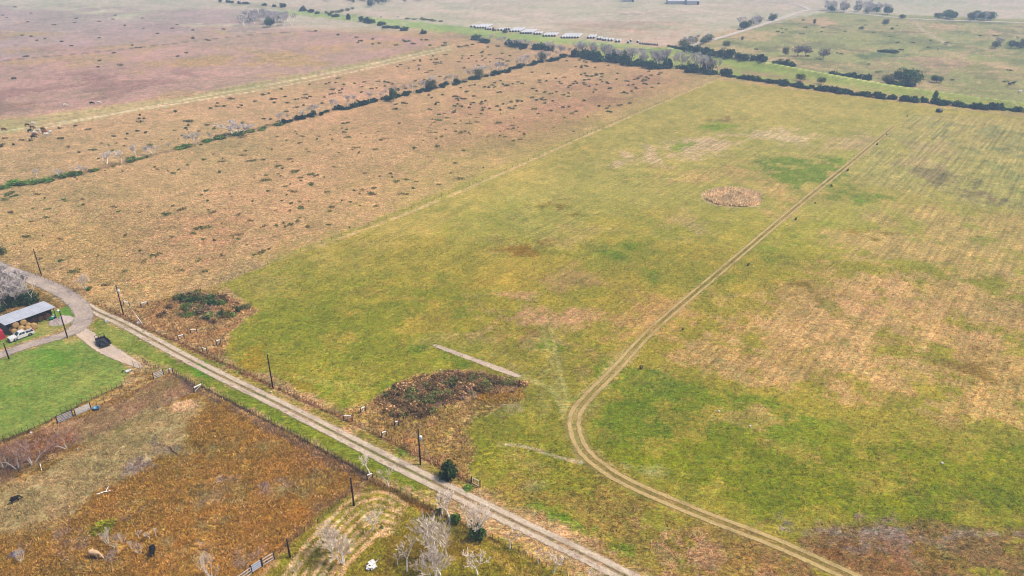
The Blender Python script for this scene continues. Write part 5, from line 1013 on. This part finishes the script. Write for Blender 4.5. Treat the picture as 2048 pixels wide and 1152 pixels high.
m.tube((-TL-.1, -TW, 1.7), (-TL-.1, TW, 1.7), .06); m.tube((-TL-.05, -TW, 1.1), (-TL-.05, TW, 1.1), .05); m.build('front_rack', M['black'], tl)
for x in (-.45, .45):
    for s in (-1, 1): m = MB(); m.tube((x, s*(TW+.08), .36), (x, s*(TW+.3), .36), .36, .36, 14); wl = m.build('wheel', M['rubber'], tl); m = MB(); m.tube((x, s*(TW+.29), .36), (x, s*(TW+.32), .36), .18, .16, 10); m.build('rim', M['chrome'], wl)
for s in (-1, 1): m = MB(); m.box(-1., s*(TW+.2)-.14, .76, 1., s*(TW+.2)+.14, .8); m.build('fender', M['black'], tl)
tag(tl, 'black utility trailer with railed sides parked on the pale driveway', 'trailer')
m = MB()
for i in range(9): 
    x = rnd.uniform(-1.5, 1.4); y = rnd.uniform(-.7, .7); m.tube((x-.5, y, .68), (x+.6, y+rnd.uniform(-.3, .3), .72+rnd.random()*.15), .07, .06, 6)
o = m.build('scrap_load', M['black']); o.location = (ctr.x, ctr.y, 0); o.rotation_euler.z = ta; tag(o, 'heap of dark scrap lying in the black trailer', 'scrap')
# ------------------------------------------------------------------ cattle
def cow_mesh(name, mat, graze=False, lie=False):
    # nodes (x forward, y side, z up, rx)
    nd = [(-.75, 0, 1.12, .22), (-.45, 0, 1.1, .33), (0, 0, 1.02, .38), (.4, 0, 1.05, .36), (.72, 0, 1.12, .27)]; ed = [(0, 1), (1, 2), (2, 3), (3, 4)]
    if graze: hd_ = [(1.0, 0, .98, .17), (1.2, 0, .62, .13), (1.38, 0, .3, .12), (1.5, 0, .12, .08)]
    else: hd_ = [(.98, 0, 1.28, .17), (1.15, 0, 1.45, .14), (1.38, 0, 1.38, .12), (1.6, 0, 1.24, .08)]
    b = len(nd); nd += hd_; ed += [(4, b), (b, b+1), (b+1, b+2), (b+2, b+3)]
    z = -.35 if lie else 0.
    for s in (-1, 1):
        b = len(nd); nd += [(.55, s*.2, .75, .13), (.6, s*.2, .42, .07), (.58, s*.2, .06, .06)]; ed += [(3, b), (b, b+1), (b+1, b+2)]
        b = len(nd); nd += [(-.62, s*.2, .8, .16), (-.55, s*.21, .58, .1), (-.72, s*.21, .4, .065), (-.66, s*.21, .06, .06)]; ed += [(1, b), (b, b+1), (b+1, b+2), (b+2, b+3)]
    b = len(nd); nd += [(-.97, 0, 1.1, .04), (-1.02, 0, .7, .025), (-1.0, 0, .45, .04)]; ed += [(0, b), (b, b+1), (b+1, b+2)]
    for s in (-1, 1):
        hx = hd_[1]; b2 = len(nd); nd.append((hx[0]-.02, s*.27, hx[2]+.05, .045)); ed.append((6, b2))
    me = bpy.data.meshes.new('c'); me.from_pydata([(x, y, zz+z) for x, y, zz, r in nd], ed, []); o = bpy.data.objects.new('c', me); COL.objects.link(o)
    md = o.modifiers.new('s', 'SKIN'); 
    for i, (x, y, zz, r) in enumerate(nd): me.skin_vertices[0].data[i].radius = (r, r)
    me.skin_vertices[0].data[2].use_root = True; sb = o.modifiers.new('u', 'SUBSURF'); sb.levels = 1
    dg = bpy.context.evaluated_depsgraph_get(); dg.update(); m2 = bpy.data.meshes.new_from_object(o.evaluated_get(dg)); bpy.data.objects.remove(o)
    m2.materials.clear(); m2.materials.append(M[mat]); m2.polygons.foreach_set('use_smooth', [True]*len(m2.polygons)); return m2
CM = {k: cow_mesh(k, k+'hide' if k != 'cream' else 'cream', True) for k in ('cream', 'black', 'brown', 'white')}
CM2 = {k: cow_mesh(k, k+'hide', False) for k in ('black', 'brown', 'white')}
def cow(b, kind, rz, label, graze=True, s=1., group=None):
    o = put('cow', (CM if graze else CM2)[kind], None, Tz(b), rz, s); return tag(o, label, 'cow', group)
cow((190, 1115), 'cream', -.18, 'cream cow grazing in the marsh below the bare thicket', True, 1.12); cow((307, 1109), 'black', -1.25, 'black cow standing beside the dark hollow in the marsh', False, 1.12); cow((31, 1004), 'black', 1.0, 'black cow on the olive slope at the left edge', True, .85)
for b, kd, rz, lb in [((66, 250), 'white', .2, 'white cow at the top of the far herd'), ((65, 258), 'brown', .1, 'brown cow just below the topmost white cow'), ((60, 265), 'black', 1.2, 'black cow at the left of the far herd'), ((69, 269), 'white', 0, 'white cow in the lower middle of the far herd'), ((78, 265), 'white', 3.1, 'white cow standing broadside in the middle of the herd'),
                      ((86, 261), 'brown', 0, 'reddish brown cow in the upper right of the herd'), ((101, 267), 'white', 1.6, 'white cow seen end on at the right of the herd'), ((93, 272), 'white', .9, 'white cow at the lower right of the herd'), ((70, 273), 'brown', .3, 'brown cow below the lower middle white cow'), ((67, 277), 'black', .3, 'black cow lowest in the far herd'), ((89, 267), 'brown', 1., 'brown cow between the white cows on the right'),
                      ((198, 208), 'white', .1, 'white cow in the purplish field above the track'), ((184, 209), 'black', .1, 'black cow in the purplish field above the track'), ((130, 213), 'white', .4, 'white cow alone in the purplish field, farther left'), ((8, 262), 'brown', .1, 'brown cow beside the pale track at the left edge'), ((55, 253), 'brown', .1, 'brown cow upper left of the far herd')]:
    cow(b, kd, rz, lb, True, 1.15)
for b, kd, lb in [((2018, 172), 'black', 'black cow in the right meadow, left of the pair'), ((2026, 170), 'black', 'black cow in the right meadow, right of the pair'), ((2038, 188), 'white', 'white cow near the right edge by the levee')]: cow(b, kd, .4, lb, False, 1.5)
# ------------------------------------------------------------------ ring feeder, tub, logs, stones, debris
rf = empty('ring_feeder', P(104, 914)); 
for z in (.15, .6, 1.05):
    m = MB(); n = 20
    for i in range(n): a, b = 2*math.pi*i/n, 2*math.pi*(i+1)/n; m.tube((1.15*math.cos(a), 1.15*math.sin(a), z), (1.15*math.cos(b), 1.15*math.sin(b), z), .04, .04, 5)
    m.build('ring', M['oldhay'], rf)
for i in range(8): a = i*math.pi/4; m = MB(); m.tube((1.15*math.cos(a), 1.15*math.sin(a), 0), (1.15*math.cos(a), 1.15*math.sin(a), 1.15), .05, .05, 5); m.build('upright', M['post'], rf)
tag(rf, 'round hay ring feeder standing on scattered hay between the brown trees', 'feeder')
tag(mound('scattered_hay', (104, 914), 2.0, 1.7, .25, 0, 'hay', 22, 1), 'flat ring of scattered pale hay under the ring feeder', 'hay')
m = MB(); m.lathe([(.1, .0), (.52, .02), (.62, .5), (.66, .55), (.6, .55), (.5, .12), (.05, .1)], 20); o = m.build('feed_tub', M['blue'], None, True); o.location = P(193, 819); tag(o, 'blue plastic tub in the bare paddock by the gates', 'tub')
def log(a, b, r, label, mat='wood', fork=False, name='log'):
    A, B = P(*a), P(*b); m = MB(); d = B-A; n = 4; q = Vector((0, 0, r))
    for i in range(n): q2 = d*((i+1)/n)+Vector((rnd.uniform(-r, r), rnd.uniform(-r, r), r*(1+rnd.random()))); m.tube(q, q2, r*(1-.12*i), r*(1-.12*(i+1)), 7); q = q2
    if fork: m.tube(d*.6+Vector((0, 0, r)), d*.6+Vector((d.y, -d.x, 0)).normalized()*-1.2+d*.25+Vector((0, 0, .4)), r*.6, r*.3, 6)
    o = m.build(name, M[mat], None, True); o.location = A; return tag(o, label, 'log')
log((339, 896), (356, 910), .17, 'dark log lying at the edge of the orange marsh'); log((193, 990), (223, 982), .12, 'pale forked driftwood branch lying in the marsh', 'bark', True); log((80, 928), (84, 941), .08, 'small pale stick below the brown trees', 'bark')
m = MB(); 
for i in range(3): m.tube((.0, 0, .5), (rnd.uniform(-.4, .4), rnd.uniform(-.4, .4), .9), .05, .02)
m.tube((0, 0, -.1), (.1, 0, .55), .22, .14, 8); o = m.build('stump', M['barkd']); o.location = P(155, 901); tag(o, 'dark stump at the right end of the leaf littered strip', 'stump')
def stone(b, s, label, mat='stone', grp=None):
    s *= .65
    R_ = random.Random(int(b[0]*7+b[1])); m = MB(); m.lathe([(.1, -.1), (.5, .0), (.55, .25), (.35, .42), (.08, .46)], 7); m.v = [(x*s*R_.uniform(.8, 1.3), y*s*R_.uniform(.7, 1.1), z*s) for x, y, z in m.v]; o = m.build('stone', M[mat]); o.location = P(*b); o.rotation_euler.z = R_.random()*6
    return tag(o, label, 'stone', grp)
for b, s, lb in [((1500, 853), .9, 'pale block in the green field right of the track curve'), ((1438, 823), .8, 'pale block upper left of its twin right of the track'), ((1884, 927), .9, 'pale block in the green field near the right edge'), ((881, 740), .7, 'pale stone in the mown field left of the pale strip'),
                 ((971, 505), .6, 'tiny pale stone left of the rusty patch'), ((618, 556), .7, 'tiny pale stone in the left of the mown field'), ((630, 614), .5, 'tiny white speck stone in the left green field'), ((1332, 526), .5, 'tiny pale stone in the middle of the green field'), ((1165, 446), .5, 'tiny pale stone below the brown stain'), ((542, 784), .8, 'white block at the foot of the tall plain pole'), ((62, 866), .8, 'cream block at the upper left paddock edge') , ((20, 881), .6, 'x')][:11]:
    stone(b, s, lb)
# white lane markers
def marker(b, label, s=1.):
    m = MB(); m.box(-.35*s, -.2*s, 0, .35*s, .2*s, .45*s); m.box(-.3*s, -.15*s, .45*s, .3*s, .15*s, .6*s); o = m.build('meter_box', M['white']); o.location = P(*b); o.rotation_euler.z = .4; return tag(o, label, 'meter box')
marker((214, 644), 'white box on the grass left of the lane near the junction'); marker((277, 648), 'white box in the weeds beside the pale guy guard')
# debris by pen and in orchard
def debris(b, label, n, spread, mats, seed):
    R_ = random.Random(seed); root = empty('debris_heap', P(*b))
    for i in range(n):
        m = MB(); l, w_ = R_.uniform(.5, 1.5), R_.uniform(.15, .6); m.box(-l/2, -w_/2, 0, l/2, w_/2, R_.uniform(.05, .25)); o = m.build('board', M[R_.choice(mats)], root); o.location = (R_.uniform(-spread, spread), R_.uniform(-spread, spread)*.6, .03+i*.035); o.rotation_euler = (R_.uniform(-.2, .2), R_.uniform(-.2, .2), R_.uniform(0, 3.1))
    return tag(root, label, 'debris')
debris((742, 1134), 'heap of white boards and scrap on the grass at the bottom', 14, 1.1, ['white', 'white', 'oldpost', 'tin'], 3); debris((252, 744), 'small white and grey scrap pile on the lawn by the pen', 5, .8, ['white', 'tin', 'black'], 9)
log((748, 1128), (757, 1119), .07, 'pale pole sticking out of the white debris heap', 'oldpost')
# ------------------------------------------------------------------ far hay rows, tractor, buildings, herd of implements
def tube_mesh(Ln):
    m = MB(); n = 12; r = 1.0; prof = []
    segs = max(4, int(Ln/1.5)); vs = []
    for k in range(segs*2+1):
        y = Ln*k/(segs*2); rr = r*(1 if k % 2 else .93)
        for i in range(n): a = 2*math.pi*i/n; vs.append((rr*math.cos(a), y, max(0, r*.9+rr*math.sin(a)*.95)))
    fs = [(k*n+i, k*n+(i+1) % n, (k+1)*n+(i+1) % n, (k+1)*n+i) for k in range(segs*2) for i in range(n)]; m.add(vs, fs, 0); m.add(vs[:n], [tuple(range(n))], 1); m.add(vs[-n:], [tuple(range(n-1, -1, -1))], 1)
    return m.mesh('wrapped_hay_row', [M['wrap'], M['wrapend']])
TM = {L: tube_mesh(L) for L in (4, 10, 16, 22)}
cnt = 0
for x0, x1, y, L, rot in [(939, 952, 55, 10, .1), (948, 974, 57, 22, 0), (969, 983, 60, 4, 0), (993, 1006, 62, 10, 0), (1006, 1020, 60, 4, 0), (1017, 1040, 64.5, 22, 0), (1039, 1064, 68, 22, 0), (1066, 1082, 69.5, 10, 0), (1084, 1112, 73.5, 16, 0), (1120, 1158, 77, 22, 0), (1173, 1190, 77.5, 16, 0), (1193, 1203, 80, 10, 0), (1203, 1213, 82, 10, 0), (1214, 1226, 83, 10, 0), (1229, 1241, 85, 10, 0), (1254, 1258, 87, 4, 0), (1260, 1262, 84, 4, 0), (1274, 1276, 86, 4, 0)]:
    k = depth(y)/FPX; n = max(1, int((x1-x0)*k/2.05)); 
    for i in range(n):
        px = x0+(x1-x0)*(i+.5)/n; p = P(px, y); o = put('wrapped_hay_row', TM[L], None, (p.x, p.y, 0), -.25+rnd.uniform(-.02, .02), 1.0)
        tag(o, 'white topped row of hay in the long line beyond the far ditch', 'hay row', 'white hay rows beyond the ditch'); cnt += 1
print('hay rows', cnt)
ft = empty('red_tractor', P(988, 62), .3); m = MB(); m.prism([(-1.6, .7), (1.8, .7), (1.8, 1.5), (.2, 1.6), (-1.6, 1.5)], -.6, .6); m.build('body', M['red'], ft)
m = MB(); m.box(-1.5, -.65, 1.6, .1, .65, 2.8); m.build('cab', M['glass'], ft); m = MB(); m.box(-1.6, -.7, 2.8, .2, .7, 2.95); m.build('roof', M['red'], ft)
for x, r in ((-.9, .95), (1.3, .6)):
    for s in (-1, 1): m = MB(); m.tube((x, s*.7, r), (x, s*1.15, r), r, r, 14); m.build('wheel', M['rubber'], ft)
tag(ft, 'red tractor between the white hay rows beyond the ditch', 'tractor')
def farm_building(b, L, W, h, label, rz=0.):
    r = empty('farm_building', P(*b), rz); m = MB(); m.box(-L/2, 0, 0, L/2, W, h); m.build('wall', M['wrap'], r)
    m = MB(); m.add([(-L/2-.4, -.4, h+.003), (L/2+.4, -.4, h+.003), (L/2+.4, W+.4, h+.003), (-L/2-.4, W+.4, h+.003), (-L/2-.4, W/2, h+2.2), (L/2+.4, W/2, h+2.2)], [(0, 1, 5, 4), (3, 4, 5, 2), (0, 4, 3), (1, 2, 5), (0, 3, 2, 1)]); m.build('roof', M['wrap'], r)
    m = MB(); m.box(L*.32, -.06, 0, L*.32+2.5, 0, h*.8); m.build('door', M['black'], r); return tag(r, label, 'farm building')
farm_building((1362, 8.5), 30, 14, 3.5, 'long white farm building at the top edge, left part of the complex'); farm_building((1386, 9.5), 14, 10, 4.2, 'white gabled farm building with a dark door at the top edge'); farm_building((1256, 4), 14, 8, 2.8, 'small white building at the top edge left of the long one')
for i in range(9):
    p = P(1280+i*4.3, 88.5+i*.35); m = MB(); m.box(-.5, -.7, .0, .5, .7, 1.2); m.tube((-.5, 0, 1.2), (.5, 0, 1.5), .2); o = m.build('feed_box', M['tin']); o.location = p; o.rotation_euler.z = rnd.random(); tag(o, 'small dark feed box in the line right of the hay rows', 'feed box', 'line of dark boxes beyond the ditch')
sh_ = empty('roadside_shed', P(1373, 104), .2); m = MB(); m.box(-3, 0, 0, 3, 3, 2); m.build('wall', M['wrap'], sh_); m = MB(); m.add([(-3.2, -.2, 2.003), (3.2, -.2, 2.003), (3.2, 3.2, 2.003), (-3.2, 3.2, 2.003), (-3.2, 1.5, 2.9), (3.2, 1.5, 2.9)], [(0, 1, 5, 4), (3, 4, 5, 2), (0, 4, 3), (1, 2, 5), (0, 3, 2, 1)]); m.build('roof', M['red'], sh_); tag(sh_, 'small white and red shed where the pale road meets the levee hedge', 'shed')
m = MB(); m.lathe([(.5, 0), (1.6, .2), (1.7, 1.2), (1.2, 1.7), (.1, 1.8)], 10); o = m.build('water_tank', M['black']); o.location = P(1878, 224); tag(o, 'small dark tank at the edge of the green field below the levee hedge', 'tank')
for b, lb in [((1352, 93), 'white crate beside the first roadside clump'), ((1396, 96), 'pale crate on the meadow side of the pale road'), ((1787, 102), 'white crate in the dark shrub patch of the meadow'), ((1877, 99), 'white crate on the brown scrape in the right meadow'), ((646, 27), 'white tank by the far scrap line'), ((762, 35), 'white box in the far strip field'), ((797, 34), 'pale box right of the first in the far strip field')]:
    m = MB(); m.box(-1, -.6, 0, 1, .6, 1.1); m.box(-.9, -.5, 1.1, .9, .5, 1.25); o = m.build('crate', M['wrap']); o.location = P(*b); o.rotation_euler.z = rnd.random(); tag(o, lb, 'crate')
hedge([(658, 27), (680, 25), (690, 22), (702, 18)], 12, (2, 4), (1.5, 2.5), 5, 'dark shrub in the scrap line of the far strip field', 'shrubs of the far scrap line', 'o'); hedge([(820, 38), (850, 40), (880, 44)], 12, (3, 5), (1, 2), 4, 'low grey shrub on the far spoil bank', 'shrubs of the far spoil bank', 'o')
# unused prototypes would sit at the origin: remove them
for o in list(COL.objects):
    if o.parent is None and o.type in ('MESH', 'EMPTY') and 'label' not in o and o.get('kind') is None:
        for c in list(o.children_recursive): bpy.data.objects.remove(c)
        bpy.data.objects.remove(o)
# ------------------------------------------------------------------ haze
m = MB(); m.box(-3400, -400, -4, 3400, 3400, 125); hz = m.build('haze', []); tag(hz, kind='stuff'); hz['label'] = 'thin pale haze over the distant fields'
mt = bpy.data.materials.new('haze'); mt.use_nodes = True; t = mt.node_tree; t.nodes.clear(); pv = t.nodes.new('ShaderNodeVolumePrincipled'); pv.inputs['Color'].default_value = (.52, .72, 1.0, 1); pv.inputs['Density'].default_value = .00044; pv.inputs['Anisotropy'].default_value = .1
out = t.nodes.new('ShaderNodeOutputMaterial'); t.links.new(pv.outputs[0], out.inputs['Volume']); hz.data.materials.append(mt)
